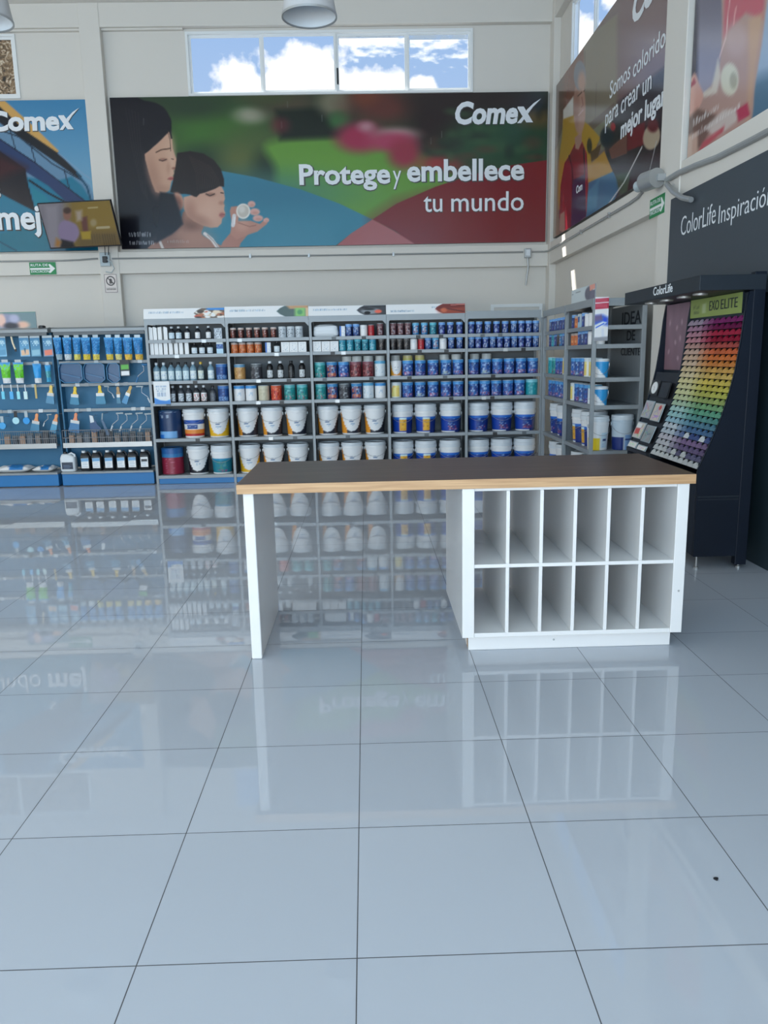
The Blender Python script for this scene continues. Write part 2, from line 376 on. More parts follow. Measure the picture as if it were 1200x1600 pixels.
# ================================================================== the room
YB, XR, ZC = 12.6, 2.9, 6.69
struct('floor', B(-9, 3.06, -5, 12.73, -.1, 0), FLOORM)
struct('ceiling', B(-9, 3.06, -5, 12.73, ZC, ZC+.15), CEIL)
b = MB()
for x0, x1, z0, z1 in [(-9, 3.1, 0, 5.46), (-9, 3.1, 6.33, ZC), (-9, -7.5, 5.46, 6.33), (-5.02, -2.54, 5.46, 6.33), (1.70, 3.1, 5.46, 6.33)]: b.box(x0, x1, 12.66, 12.73, z0, z1)
struct('wall_back', b, WHITE)
b = MB()
for y0, y1, z0, z1 in [(-5, 12.85, 0, 5.46), (-5, 12.85, 6.33, ZC), (11.80, 12.85, 5.46, 6.33), (-5, 7.9, 5.46, 6.33)]: b.box(2.96, 3.06, y0, y1, z0, z1)
struct('wall_right', b, WHITE)
struct('wall_left', B(-9.2, -9, -5, 13, 0, ZC), WHITE)
struct('wall_front', B(-9.2, 3.15, -5.2, -5, 0, ZC), WHITE)
# concrete frame standing proud of the infill
struct('trim_1', B(-9, 2.96, 12.55, 12.66, 2.93, 3.25), WHITE, .006)          # back tie beam
struct('trim_2', B(-9, 2.96, 12.55, 12.66, 6.37, ZC), WHITE, .006)
struct('trim_3', B(-4.045, -3.745, 12.54, 12.66, 0, ZC), WHITE, .008)         # back column
struct('trim_4', B(2.855, 2.96, 12.42, 12.66, 0, ZC), WHITE, .006)            # corner column
struct('trim_5', B(2.86, 2.96, -5, 12.42, 2.94, 3.26), WHITE, .006)
struct('trim_6', B(2.86, 2.96, -5, 12.42, 6.37, ZC), WHITE, .006)
struct('trim_7', B(2.85, 2.96, 7.37, 7.88, 0, ZC), WHITE, .008)
struct('trim_8', B(-9, -2.56, 12.60, 12.66, 6.345, 6.37), WHITE)
# white door leaf in the back wall behind the shelves
d = MB(); d.box(1.99, 2.04, 12.62, 12.66, 0, 2.37).box(2.76, 2.81, 12.62, 12.66, 0, 2.37).box(2.04, 2.76, 12.62, 12.66, 2.32, 2.37)
dr = struct('door_1', B(2.04, 2.76, 12.635, 12.66, .01, 2.32), WHITE); struct('door_frame', d, ALU, .004, dr)
h_ = MB().tube([(2.12, 12.63, 1.02), (2.12, 12.58, 1.02), (2.24, 12.58, 1.02)], .011); struct('door_handle', h_, STEEL, 0, dr)

def window(name, axis, lo, hi, z0, z1, splits, films, surf, inw):
    """sliding clerestory; splits = mullion positions along the wall"""
    def bx(a0, a1, d0, d1, q0, q1): return (a0, a1, d0, d1, q0, q1) if axis == 'Y' else (d0, d1, a0, a1, q0, q1)
    root = new(name, None, loc=(lo if axis == 'Y' else surf, surf if axis == 'Y' else lo, z0)); root['kind'] = 'structure'
    T = Thing.__new__(Thing); T.loc = tuple(root.location); T.o = root
    e = .035; d0, d1 = sorted((surf-inw*.02, surf+inw*.06))
    f = MB(); f.box(*bx(lo, hi, d0, d1, z0, z0+e)).box(*bx(lo, hi, d0, d1, z1-e, z1)).box(*bx(lo, lo+e, d0, d1, z0+e, z1-e)).box(*bx(hi-e, hi, d0, d1, z0+e, z1-e))
    T.part('window_frame', f, ALU)
    ed = [lo]+splits+[hi]
    for i in range(len(ed)-1):
        a0, a1 = ed[i], ed[i+1]; s = .034
        off = .0 if i % 2 else .022
        c0, c1 = sorted((surf+inw*(.008+off), surf+inw*(.03+off)))
        a0 += .0 if i else e; a1 -= .0 if i < len(ed)-2 else e
        z0_, z1_ = z0+e, z1-e
        q = MB(); q.box(*bx(a0, a0+s, c0, c1, z0_+s, z1_-s)).box(*bx(a1-s, a1, c0, c1, z0_+s, z1_-s)).box(*bx(a0, a1, c0, c1, z0_, z0_+s)).box(*bx(a0, a1, c0, c1, z1_-s, z1_))
        sash = T.part('sash', q, ALU)
        mid = (c0+c1)/2; P4 = [(a0+s, z0_+s), (a1-s, z0_+s), (a1-s, z1_-s), (a0+s, z1_-s)]
        T.part('pane', MB().quad(*[(u, mid, v) if axis == 'Y' else (mid, u, v) for u, v in P4]), films[i], sash)
    return T
w1 = window('window_1', 'Y', -2.54, 1.70, 5.46, 6.33, [-1.43, -.33, .72], [GLASS, GLASS, GLASSF, GLASSF], 12.66, 1)
window('window_2', 'Y', -7.5, -5.02, 5.46, 6.33, [-6.3], [FOIL, FOIL], 12.66, 1)
window('window_3', 'X', 7.9, 11.80, 5.46, 6.33, [8.9, 9.75, 10.75], [GLASS]*4, 2.97, 1)
w1.part('latch', B(-.33, -.305, 12.655, 12.67, 5.6, 5.82), BLK)

# dark panelling down the right wall
struct('wall_right_panel', B(2.925, 2.96, -5, 7.37, 0, 2.94), DWALL)

# ================================================================== printed banners high on the walls
def banner(label, plane, a0, a1, z0, z1, res, draw):
    ax = 'Y' if 'Y' in plane else 'X'; val = plane[ax]; w = abs(a1-a0)
    if ax == 'Y': T = Thing('wall_banner', ((a0+a1)/2, val+.02, z0), label, 'banner', 'printed wall banners'); O, U = (a0, val, z0), (a1-a0, 0, 0); bk = B(a0, a1, val+.001, val+.055, z0, z1)
    else: T = Thing('wall_banner', (val+.02, (a0+a1)/2, z0), label, 'banner', 'printed wall banners'); O, U = (val, a0, z0), (0, a1-a0, 0); bk = B(val+.001, val+.055, a1, a0, z0, z1)
    T.part('backing_board', bk, LETD)
    p = Picture(O, U, (0, 0, z1-z0), int(w*res), int((z1-z0)*res)); draw(p); p.part(T, 'printed_film', BANNER, 1.12)
    return T
SK1, SK2, HAIR = (186, 146, 124), (190, 148, 128), (24, 24, 32)
def draw_garden(p):
    p.fill((48, 62, 46)).noise(.10, 3, scale=.05)
    E_ = p.ell
    E_(330, 205, 80, 45, (62, 102, 46), .8); E_(300, 165, 60, 20, (44, 62, 44), .8); E_(325, 262, 40, 32, (30, 50, 38), .7)
    E_(400, 245, 62, 45, (74, 92, 52), .7); E_(372, 250, 22, 22, (92, 100, 56), .9, .7); E_(425, 262, 26, 28, (34, 50, 36), .8)
    E_(392, 180, 24, 12, (140, 142, 122), .8); E_(450, 160, 40, 22, (76, 66, 52), .9); E_(415, 150, 40, 14, (66, 74, 48), .8)
    p.poly([(420, 222), (540, 214), (640, 232), (720, 300), (600, 350), (450, 310), (430, 262)], (96, 142, 58), 9, 1, True)
    E_(520, 300, 90, 50, (104, 150, 60), .6, .6)
    p.poly([(432, 172), (500, 168), (535, 176), (540, 206), (530, 214), (438, 218)], (25, 34, 27), 6)
    E_(438, 196, 14, 12, (110, 40, 50), .8, .6)
    E_(524, 160, 26, 22, (112, 108, 88), .6); E_(530, 188, 16, 14, (60, 100, 60), .7)
    E_(600, 165, 55, 28, (92, 52, 46), .7); E_(570, 150, 20, 14, (110, 60, 45), .8)
    E_(680, 190, 40, 46, (42, 30, 30), .7); E_(700, 150, 60, 18, (48, 38, 38), .8)
    E_(562, 215, 36, 22, (152, 48, 76), .55); E_(572, 198, 12, 8, (172, 120, 130), .9); E_(618, 210, 32, 10, (168, 130, 132), .8); E_(612, 222, 36, 14, (160, 62, 88), .6)
    E_(632, 240, 24, 22, (142, 48, 66), .6); E_(690, 256, 34, 12, (140, 52, 52), .7)
    E_(770, 165, 95, 32, (46, 38, 38), .7); E_(780, 222, 75, 40, (44, 74, 52), .6); E_(836, 188, 24, 14, (92, 76, 46), .8); E_(830, 230, 40, 30, (40, 66, 48), .7)
    for k in range(26):
        r = random.Random(k); E_(r.uniform(660, 850), r.uniform(165, 250), r.uniform(5, 16), r.uniform(4, 10), r.choice([(60, 90, 60), (32, 40, 36), (88, 60, 48), (54, 82, 56)]), .9, .5)
    # curved colour fields
    teal = [(340, 266), (400, 277), (470, 296), (530, 318), (582, 343), (548, 366), (516, 390), (180, 395), (180, 300)]
    p.poly(teal, (58, 124, 146), .6); E_(420, 300, 120, 30, (44, 104, 130), .9, .5)
    red = [(582, 343), (620, 318), (680, 292), (740, 272), (800, 258), (870, 248), (870, 400), (660, 400), (620, 362)]
    p.poly(red, (116, 32, 38), .6); p.poly([(582, 343), (620, 318), (690, 300), (870, 312), (870, 400), (660, 400), (620, 362)], (118, 40, 38), 18, .8)
    p.poly([(582, 343), (616, 361), (662, 390), (514, 394), (548, 365)], (160, 92, 92), .6)
    # mother
    p.poly([(160, 150), (225, 157), (250, 164), (263, 178), (268, 200), (266, 240), (258, 300), (272, 335), (284, 352), (268, 366), (246, 395), (160, 400)], HAIR, 1.2, 1, True)
    face = [(258, 208), (266, 204), (269, 218), (270, 232), (274, 244), (280, 257), (281.5, 261), (277, 264), (271, 266), (272, 271), (270, 275), (271, 279), (268, 283), (267, 288), (265, 297), (258, 302), (250, 302), (243, 300), (238, 288), (233, 272), (227, 250), (226, 241), (236, 232), (248, 220)]
    p.poly(face, SK1, .9)
    E_(268, 250, 7, 26, (200, 164, 142), .9, .6, -.1); E_(240, 275, 9, 28, (158, 118, 100), .9, .7, -.25); E_(254, 297, 12, 7, (156, 116, 98), .8, .5); E_(262, 226, 10, 16, (196, 158, 134), .9, .5)
    p.line([(244, 238), (252, 234), (266, 232)], 2, (84, 58, 48)); E_(255, 249.5, 6, 2.6, (146, 104, 88), .6); p.line([(249, 250), (254, 251.5), (260, 249)], 1.5, (60, 42, 38)); p.line([(268, 248), (271, 249)], 1.4, (84, 58, 48))
    E_(268, 279, 5, 2.6, (168, 92, 88), .4); p.line([(262, 280), (271, 279.5)], .9, (112, 58, 56)); E_(272.5, 263, 4, 2, (140, 96, 82), .6); E_(263, 262, 3, 8, (166, 124, 104), .9, .6)
    p.poly([(226, 238), (240, 229), (256, 214), (267, 200), (264, 182), (240, 190), (222, 215)], HAIR, 1, 1, True)
    for q in range(5): p.line([(196+q*5, 168+q*2), (206+q*3.4, 230), (222+q*2.2, 300+q*3)], .9, (48, 44, 48), .55)
    p.line([(262, 205), (266, 220), (266.5, 236)], .8, (50, 38, 36)); p.line([(258, 186), (264, 200), (268, 216)], 2.4, HAIR)
    # girl: shoulders, arm, then head
    p.poly([(288, 330), (312, 344), (318, 353), (315, 366), (330, 376), (350, 392), (236, 392), (250, 374), (272, 362), (282, 350)], (152, 112, 96), .9, 1, True)
    E_(304, 372, 26, 12, (170, 128, 110), .9, .6); E_(300, 350, 14, 9, (110, 78, 66), .9, .8); E_(262, 378, 18, 10, (120, 88, 76), .9, .6)
    p.line([(320, 365), (331, 374), (342, 390)], 5, (214, 204, 200)); p.line([(324, 367), (334, 377), (343, 390)], 1, (120, 110, 110)); p.line([(250, 378), (256, 392)], 4, (200, 190, 184))
    p.poly([(342, 392), (348, 378), (360, 364), (364, 352), (372, 346), (390, 352), (397, 358), (386, 368), (376, 380), (372, 392)], (166, 118, 104), .9)
    p.poly([(360, 366), (362, 348), (359, 330), (361, 323), (371, 322), (374, 332), (372, 346), (392, 345), (406, 350), (417, 340), (420, 342), (417, 350), (402, 362), (384, 368), (370, 374)], (176, 128, 112), .9)
    for cx, cy, rx, ry in [(393, 319, 6, 5), (398, 331, 8, 5.5), (403, 341, 8, 5), (416, 344, 4.5, 3.5)]: E_(cx, cy, rx, ry, (202, 156, 146), .25); E_(cx+1, cy+1.5, rx*.6, ry*.4, (176, 124, 112), .6, .5)
    E_(378, 352, 10, 9, (196, 150, 132), .8, .7); p.line([(372, 348), (390, 354), (400, 352)], 1, (130, 86, 76))
    E_(380, 330, 11, 12, (218, 212, 204), .08); E_(380, 330, 8.6, 9.6, (186, 178, 168), .1); E_(378, 327, 5, 5.5, (206, 200, 192), .5); p.line([(366, 337), (364, 352)], 6, (206, 200, 200)); p.line([(367, 340), (366, 350)], 2, (226, 222, 222))
    p.poly([(303, 304), (320, 298), (345, 289), (350, 299), (351.5, 311), (349, 317), (351, 321), (350, 327), (352, 333), (350.5, 337), (347, 342), (346, 349), (340, 355), (330, 356), (318, 353), (303, 346), (293, 338), (287, 326), (287, 308)], SK2, .9)
    E_(330, 330, 16, 18, (202, 162, 142), .9, .6); E_(312, 345, 16, 8, (150, 108, 92), .9, .6, .4); E_(297, 330, 8, 14, (156, 112, 96), .9, .6)
    E_(329, 304, 7, 3, (150, 106, 90), .6); p.line([(322, 303), (328, 306), (335, 303)], 1.7, (48, 34, 32)); p.line([(345, 301), (349, 302)], 1.6, (48, 34, 32)); E_(347, 336, 4.5, 4, (168, 102, 96), .5); E_(346, 317, 4, 3, (160, 112, 96), .8, .7); p.line([(343, 336), (351, 335)], .8, (112, 64, 62))
    p.poly([(277, 239), (297, 236), (318, 240), (334, 250), (345, 264), (350, 280), (350, 292), (343, 291), (336, 295), (328, 298), (320, 301), (312, 303), (307, 308), (303, 307), (297, 304), (288, 303), (276, 303), (266, 300), (270, 284), (274, 262)], (34, 27, 28), .9)
    for q in range(12): p.line([(296+q*3, 244+q*1.4), (306+q*3.2, 270+q), (308+q*3.2, 297-q*.6)], .8, (64, 50, 46), .6)
    E_(277, 315, 10, 14.5, (184, 134, 114), .2, 1, -.2); E_(278, 316, 6, 10, (146, 98, 82), .5, .8, -.2); E_(279, 322, 3, 4, (176, 124, 106), .5)
    E_(262, 335, 20, 26, (22, 21, 27), .5); p.poly([(250, 300), (272, 303), (280, 330), (286, 350), (268, 366), (244, 380)], HAIR, 2)
    r = random.Random(5)                                          # two lines of unreadable small print and rain streaks
    for y0, x0, x1, hh in ((366, 202, 238, 3.4), (379, 203, 240, 2.8), (377, 262, 296, 2)):
        x = x0
        while x < x1:
            w = r.uniform(1.2, 3.2); p.line([(x, y0-hh+r.uniform(0, 2)), (x+r.uniform(-.5, 1.5), y0+hh)], 1.1, (205, 205, 208), .85 if x0 < 250 else .35); x += w+1
    for x, y in ((449, 158), (440, 190), (503, 180), (690, 205), (673, 215), (224, 185)): p.line([(x, y), (x+.4, y+10)], .8, (120, 124, 120), .6)
T = banner('wide garden banner with woman and girl blowing bubbles, centred above the paint shelves', dict(Y=12.6), -3.70, 2.825, 3.297, 5.44, 92, draw_garden)
PL = dict(Y=12.6)
write(T, 'Protege', (468, 288), (610, 284), (468, 258), PL, .028, 0, .02)
write(T, 'y', (614, 286), (627, 285.5), (614, 257), PL, 0, 0, .012)
write(T, 'embellece', (636, 283), (819, 279.5), (636, 251), PL, .028, 0, .02)
write(T, 'tu', (662, 331), (691, 330), (662, 301), PL, .004, 0, .012)
write(T, 'mundo', (705, 330.5), (818, 328), (705, 300.5), PL, .004, 0, .012)
write(T, 'Come', (711, 193), (809, 191), (711, 161), PL, .04, .16, .012, extra=swoosh)

def draw_facade(p):
    p.vgrad(150, 300, (58, 122, 164), (112, 156, 182))
    p.poly([(-80, 330), (0, 302), (30, 300), (60, 318), (120, 330), (160, 300), (160, 400), (-80, 400)], (24, 104, 124), 5)
    p.poly([(-120, 60), (0, 168), (92, 238), (140, 290), (152, 320), (150, 345), (60, 345), (-120, 330)], (96, 130, 158), .8)
    p.poly([(-120, 200), (20, 275), (92, 282), (112, 276), (128, 290), (146, 318), (150, 350), (70, 345), (-120, 400)], (30, 110, 138), 2)
    p.poly([(-120, 55), (0, 158), (8, 158), (50, 195), (92, 236), (88, 240), (40, 206), (-120, 75)], (196, 152, 86), .6)
    p.poly([(-120, 70), (0, 167), (42, 206), (92, 240), (128, 276), (122, 278), (88, 254), (30, 214), (-120, 105)], (24, 28, 36), .7)
    p.line([(-20, 196), (30, 214), (82, 256), (128, 282)], 2, (28, 44, 60)); p.line([(92, 240), (130, 272), (145, 282)], 2, (120, 150, 176))
    for a, b in (((16, 204), (25, 236)), ((47, 224), (56, 256)), ((100, 265), (110, 300))): p.line([a, b], 1.6, (26, 40, 58))
    p.poly([(-120, 110), (0, 217), (56, 254), (92, 284), (132, 312), (140, 330), (120, 330), (75, 290), (30, 262), (-120, 190)], (40, 58, 96), .7)
    p.line([(-20, 204), (56, 255), (130, 312)], 1.6, (18, 24, 44)); p.line([(120, 270), (136, 292), (147, 330)], 3, (20, 70, 96))
    p.poly([(-120, 160), (0, 236), (40, 264), (44, 290), (54, 330), (0, 302), (-120, 240)], (26, 25, 34), .8); p.poly([(-60, 220), (0, 242), (40, 262), (0, 280), (-60, 260)], (58, 30, 36), 9)
    p.line([(42, 285), (54, 328)], 2, (16, 24, 34)); p.poly([(48, 292), (70, 305), (80, 318), (76, 340), (58, 336)], (26, 118, 138), .8); p.line([(46, 282), (76, 302), (110, 320)], 3, (18, 22, 34)); p.line([(-20, 368), (0, 378), (26, 392)], 1.6, (18, 60, 84)); p.poly([(74, 345), (150, 345), (152, 395), (78, 395)], (20, 82, 110), 3)
T = banner('blue banner of a glass building facade, partly hidden by the television', PL, -7.6, -4.06, 3.287, 5.42, 62, draw_facade)
write(T, 'Come', (-17, 204), (94, 203), (-17, 175.5), PL, .04, .05, .012, extra=swoosh)
write(T, 'mejor', (-3, 358), (114, 355.5), (-3, 322), PL, .028, 0, .02)
write(T, 'mundo', (-128, 360), (-16, 358), (-128, 324), PL, .004, 0, .012)
write(T, 's', (-10, 309), (2, 309), (-10, 284), PL, .004, 0, .012)

def draw_kitchen(p):
    p.fill((112, 94, 90)); p.poly([(860, 100), (915, 60), (966, 20), (966, 200), (930, 215), (860, 240)], (126, 116, 98), 2); p.poly([(860, 90), (912, 70), (912, 130), (880, 175), (860, 180)], (122, 82, 66), 1)
    p.poly([(860, 130), (881, 120), (881, 195), (860, 260)], (104, 84, 72), 1); p.line([(914, 80), (913, 200)], .8, (94, 84, 74)); p.line([(932, 130), (930, 185)], .8, (104, 94, 84))
    p.poly([(966, 0), (1060, -40), (1060, 150), (966, 160)], (116, 92, 92), 6); p.poly([(955, 190), (966, 160), (1060, 90), (1060, 300), (930, 330)], (48, 38, 42), 5)
    p.poly([(912, 200), (960, 160), (960, 175), (912, 215)], (104, 88, 76), 1); p.poly([(926, 205), (955, 180), (955, 225), (940, 235)], (122, 118, 96), 2)
    p.poly([(880, 172), (896, 150), (896, 186), (880, 196)], (206, 200, 190), 1)
    p.poly([(880, 186), (897, 180), (920, 195), (938, 215), (925, 245), (922, 270), (872, 330), (868, 280), (878, 215)], (172, 134, 48), 1)
    p.poly([(862, 240), (874, 225), (872, 300), (876, 380), (862, 390)], (136, 118, 98), 2)
    p.poly([(916, 262), (944, 236), (962, 278), (918, 286)], (176, 132, 58), 1); p.poly([(950, 232), (980, 208), (980, 240), (955, 250)], (108, 70, 62), 1); p.poly([(980, 206), (1008, 190), (1006, 226), (980, 236)], (108, 34, 42), 1)
    p.poly([(920, 285), (958, 268), (970, 292), (960, 312), (915, 345)], (44, 104, 136), 1); p.poly([(962, 272), (986, 268), (980, 300), (968, 306)], (58, 84, 66), 2); p.poly([(918, 300), (936, 280), (932, 325), (916, 335)], (56, 122, 152), 2)
    p.ell(948, 215, 10, 16, (38, 36, 48), .3); p.ell(958, 198, 4, 7, (150, 50, 56), .4); p.poly([(922, 238), (940, 224), (934, 246), (924, 252)], (92, 66, 44), 1); p.ell(921, 228, 4, 12, (70, 58, 40), .3)
    p.ell(1018, 214, 13, 20, (168, 150, 128), .12, 1, .2); p.ell(1020, 196, 9, 11, (96, 40, 44), .3); p.line([(1003, 230), (975, 285), (950, 320)], 1.6, (196, 194, 190)); p.line([(1026, 220), (1016, 262), (1012, 280)], 1, (170, 170, 170)); p.line([(985, 275), (982, 300)], 2, (20, 20, 24))
    # young worker in red shirt and navy apron
    p.poly([(890, 242), (898, 225), (910, 222), (917, 240), (919, 290), (916, 335), (896, 352), (882, 362), (874, 340), (876, 290), (882, 255)], (128, 28, 40), .8); p.poly([(880, 290), (884, 340), (882, 360), (876, 345)], (150, 40, 48), 1.5)
    p.poly([(875, 335), (882, 330), (883, 365), (874, 360)], (172, 134, 118), 1)
    p.poly([(898, 215), (909, 205), (909, 222), (904, 234), (899, 232)], (166, 126, 110), .8); p.ell(905.5, 168, 9.5, 42, (178, 138, 120), .12); p.ell(901, 165, 4, 36, (146, 108, 92), .6, .6)
    p.ell(906, 118, 9.5, 23, (116, 118, 126), .1); p.ell(909, 128, 6, 16, (172, 134, 116), .5); p.line([(903, 150), (909, 144)], 1.2, (70, 52, 44)); p.line([(912, 143), (914, 140)], 1, (70, 52, 44)); p.line([(904, 180), (911, 172)], 1.6, (206, 170, 160)); p.line([(909, 152), (911, 164), (908, 168)], .9, (136, 94, 80))
    p.poly([(894, 282), (914, 272), (915.5, 338), (892, 358)], (44, 38, 72), .7); p.line([(889, 243), (894, 262), (895, 284)], 1.6, (28, 26, 36)); p.line([(912, 232), (914, 274)], 1.4, (28, 26, 36)); p.line([(914.5, 235), (916, 330)], 1, (150, 40, 60))
PX = dict(X=2.9)
T = banner('brown kitchen banner with a smiling worker in a navy apron, high on right wall', PX, 12.40, 7.965, 3.318, 5.455, 80, draw_kitchen)
PXO = dict(X=2.9)
write(T, 'Com', (988, 40), (1046, 4), (988, -2), PXO, .04, .1, extra=None)
write(T, 'Somos coloridos', (953, 155), (1046, 72), (953, 130), PXO, .004)
write(T, 'para crear un', (946, 199), (1018, 140), (946, 172), PXO, .004)
write(T, 'mejor lugar', (970, 217), (1040, 163), (970, 191), PXO, .028)
write(T, 'Com', (900.5, 303), (910, 298), (900.5, 292), PXO, .03)
def draw_jar(p):
    p.vgrad(-20, 240, (96, 92, 108), (186, 180, 196)); p.poly([(1060, -60), (1092, -60), (1090, 130), (1060, 200)], (58, 52, 66), 3); p.vgrad(140, 250, (150, 142, 156), (112, 92, 86), np.clip((p.y-130)/50, 0, 1)[:, None])
    p.poly([(1170, -80), (1260, -80), (1260, 260), (1165, 260)], (150, 168, 190), 6); p.poly([(1160, 130), (1260, 90), (1260, 260), (1160, 260)], (82, 112, 134), 12)
    p.poly([(1134, -80), (1202, -80), (1194, 40), (1180, 130), (1170, 200), (1120, 260), (1060, 260), (1078, 190), (1100, 146), (1120, 120), (1128, 60)], (172, 140, 130), 1.5, 1, True)
    p.poly([(1134, -80), (1202, -80), (1192, 30), (1165, 20), (1150, 36), (1130, 60)], (184, 88, 100), 3); p.poly([(1170, 30), (1192, 20), (1180, 120), (1168, 190)], (186, 150, 124), 4)
    p.poly([(1096, 146), (1112, 136), (1122, 90), (1126, 118), (1120, 145), (1100, 152)], (206, 196, 182), 2, .9); p.ell(1140, 124, 14, 25, (206, 202, 182), .15); p.ell(1146, 126, 6, 13, (166, 160, 140), .3); p.ell(1150, 62, 16, 26, (178, 150, 146), .5); p.line([(1140, 0), (1134, 60), (1124, 90)], 1.4, (216, 180, 176)); p.line([(1150, 10), (1146, 40)], 2, (214, 150, 150))
    p.poly([(1060, 150), (1078, 124), (1086, 115), (1092, 130), (1099, 152), (1084, 180), (1060, 200)], (202, 154, 140), 1, 1, True); p.poly([(1078, 134), (1085, 121), (1088, 130), (1080, 137)], (158, 66, 82), .8)
    p.poly([(1060, 200), (1090, 170), (1120, 180), (1100, 225), (1060, 260)], (112, 90, 82), 3); p.poly([(1100, 200), (1130, 172), (1160, 168), (1150, 190), (1120, 215)], (196, 186, 180), 2, .8); p.poly([(1098, 222), (1132, 196), (1130, 206), (1090, 240)], (176, 84, 92), 2); p.poly([(1150, 172), (1168, 160), (1172, 180), (1154, 190)], (170, 60, 84), 2); p.poly([(1060, 220), (1090, 205), (1090, 240), (1060, 270)], (188, 158, 142), 2)
    r = random.Random(2)
    for (x0, y0, x1, y1) in ((1083, 196, 1124, 170), (1083, 217, 1158, 168)):
        n = 17 if x1 < 1130 else 26
        for k in range(n):
            t = k/n; x = x0+(x1-x0)*t; y = y0+(y1-y0)*t; hh = r.uniform(4, 9); p.line([(x, y), (x+r.uniform(-1, 1), y-hh)], 1.2, (216, 210, 206), .85)
banner('banner with a close-up hand and pink translucent jar, nearest on the right wall', PX, 7.342, 3.2, 3.262, 5.44, 50, draw_jar)

# ================================================================== service counter
T = Thing('service_counter', (.52, 4.43, 0), 'long white service counter with dark wood top and twelve open pigeonholes', 'counter')
top = T.part('worktop', B(-.685, 1.715, 4.0, 4.87, .921, .974), WOODT, bevel=.004, label='dark walnut worktop')
e = MB(); e.box(-.6855, 1.7155, 3.9975, 4.0, .922, .9715).box(-.6875, -.685, 4.0, 4.868, .922, .9715).box(1.715, 1.7175, 4.0, 4.868, .922, .9715)
T.part('edge_band', e, WOODE, top, label='light oak edge band')
T.part('leg_panel', B(-.661, -.605, 4.03, 4.86, .001, .921), LAC, bevel=.006)
T.part('side_panel', B(.488, .553, 4.005, 4.865, .098, .921), LAC, bevel=.003)
T.part('side_panel', B(1.625, 1.688, 4.005, 4.865, .098, .921), LAC, bevel=.003)
T.part('bottom_board', B(.553, 1.625, 4.01, 4.86, .098, .122), LAC, bevel=.002)
T.part('middle_shelf', B(.553, 1.625, 4.01, 4.86, .488, .508), LAC, bevel=.002)
T.part('top_rail', B(.553, 1.625, 4.02, 4.86, .905, .921), LAC)
for k in range(1, 6):
    x = .553+(1.625-.553)*k/6
    T.part('divider', B(x-.0095, x+.0095, 4.012, 4.86, .122, .488), LAC, bevel=.002)
    T.part('divider', B(x-.0095, x+.0095, 4.012, 4.86, .508, .905), LAC, bevel=.002)
pl = MB(); pl.box(.53, 1.655, 4.075, 4.095, .001, .098).box(.53, .548, 4.16, 4.8, .001, .098).box(1.637, 1.655, 4.095, 4.8, .001, .098)
T.part('plinth', pl, LAC, bevel=.002)
T.part('broken_corner', MB().prism([(4.10, .001), (4.16, .001), (4.16, .098), (4.135, .098)], .532, .546, 'X'), WOODE, label='chipped raw board at the corner of the plinth')
for x, z in ((1.005, .05), (1.66, .335)): T.part('screw_cap', MB().prism([(x+.006*math.cos(t), z+.006*math.sin(t)) for t in np.linspace(0, 2*PI, 12, endpoint=False)], 4.0735 if z < .1 else 4.0035, 4.076 if z < .1 else 4.006, 'Y'), STEEL)

# ================================================================== grey paint shelving along the back
BAYX = [-2.79, -1.765, -.70, .292, 1.305, 2.285]
SH = [.115, .600, 1.068, 1.347, 1.680, 1.866]           # shelf tops
YF, YK = 10.25, 10.70
ORD = ['first', 'second', 'third', 'fourth', 'fifth', 'sixth', 'seventh', 'eighth', 'ninth', 'tenth', 'eleventh', 'twelfth', 'thirteenth']
BAY = ['leftmost grey bay', 'second grey bay', 'third grey bay', 'fourth grey bay', 'fifth grey bay']
SHN = ['bottom shelf', 'upper pail shelf', 'fourth shelf down', 'third shelf down', 'second shelf down', 'top shelf']
BLBL = ['leftmost grey shelf bay under a header showing pebbles', 'second grey shelf bay from left with green picture on header',
        'third grey shelf bay from left with dark car picture on header', 'fourth grey shelf bay from left with red-brown picture on header',
        'fifth grey shelf bay from left with no header board, next to the corner']
def rail_poly(x0, x1, z0, z1, c=.045):
    return [(x0, z1), (x0, z0-c), (x0+c*.15, z0-c), (x0+c, z0), (x1-c, z0), (x1-c*.15, z0-c), (x1, z0-c), (x1, z1)]
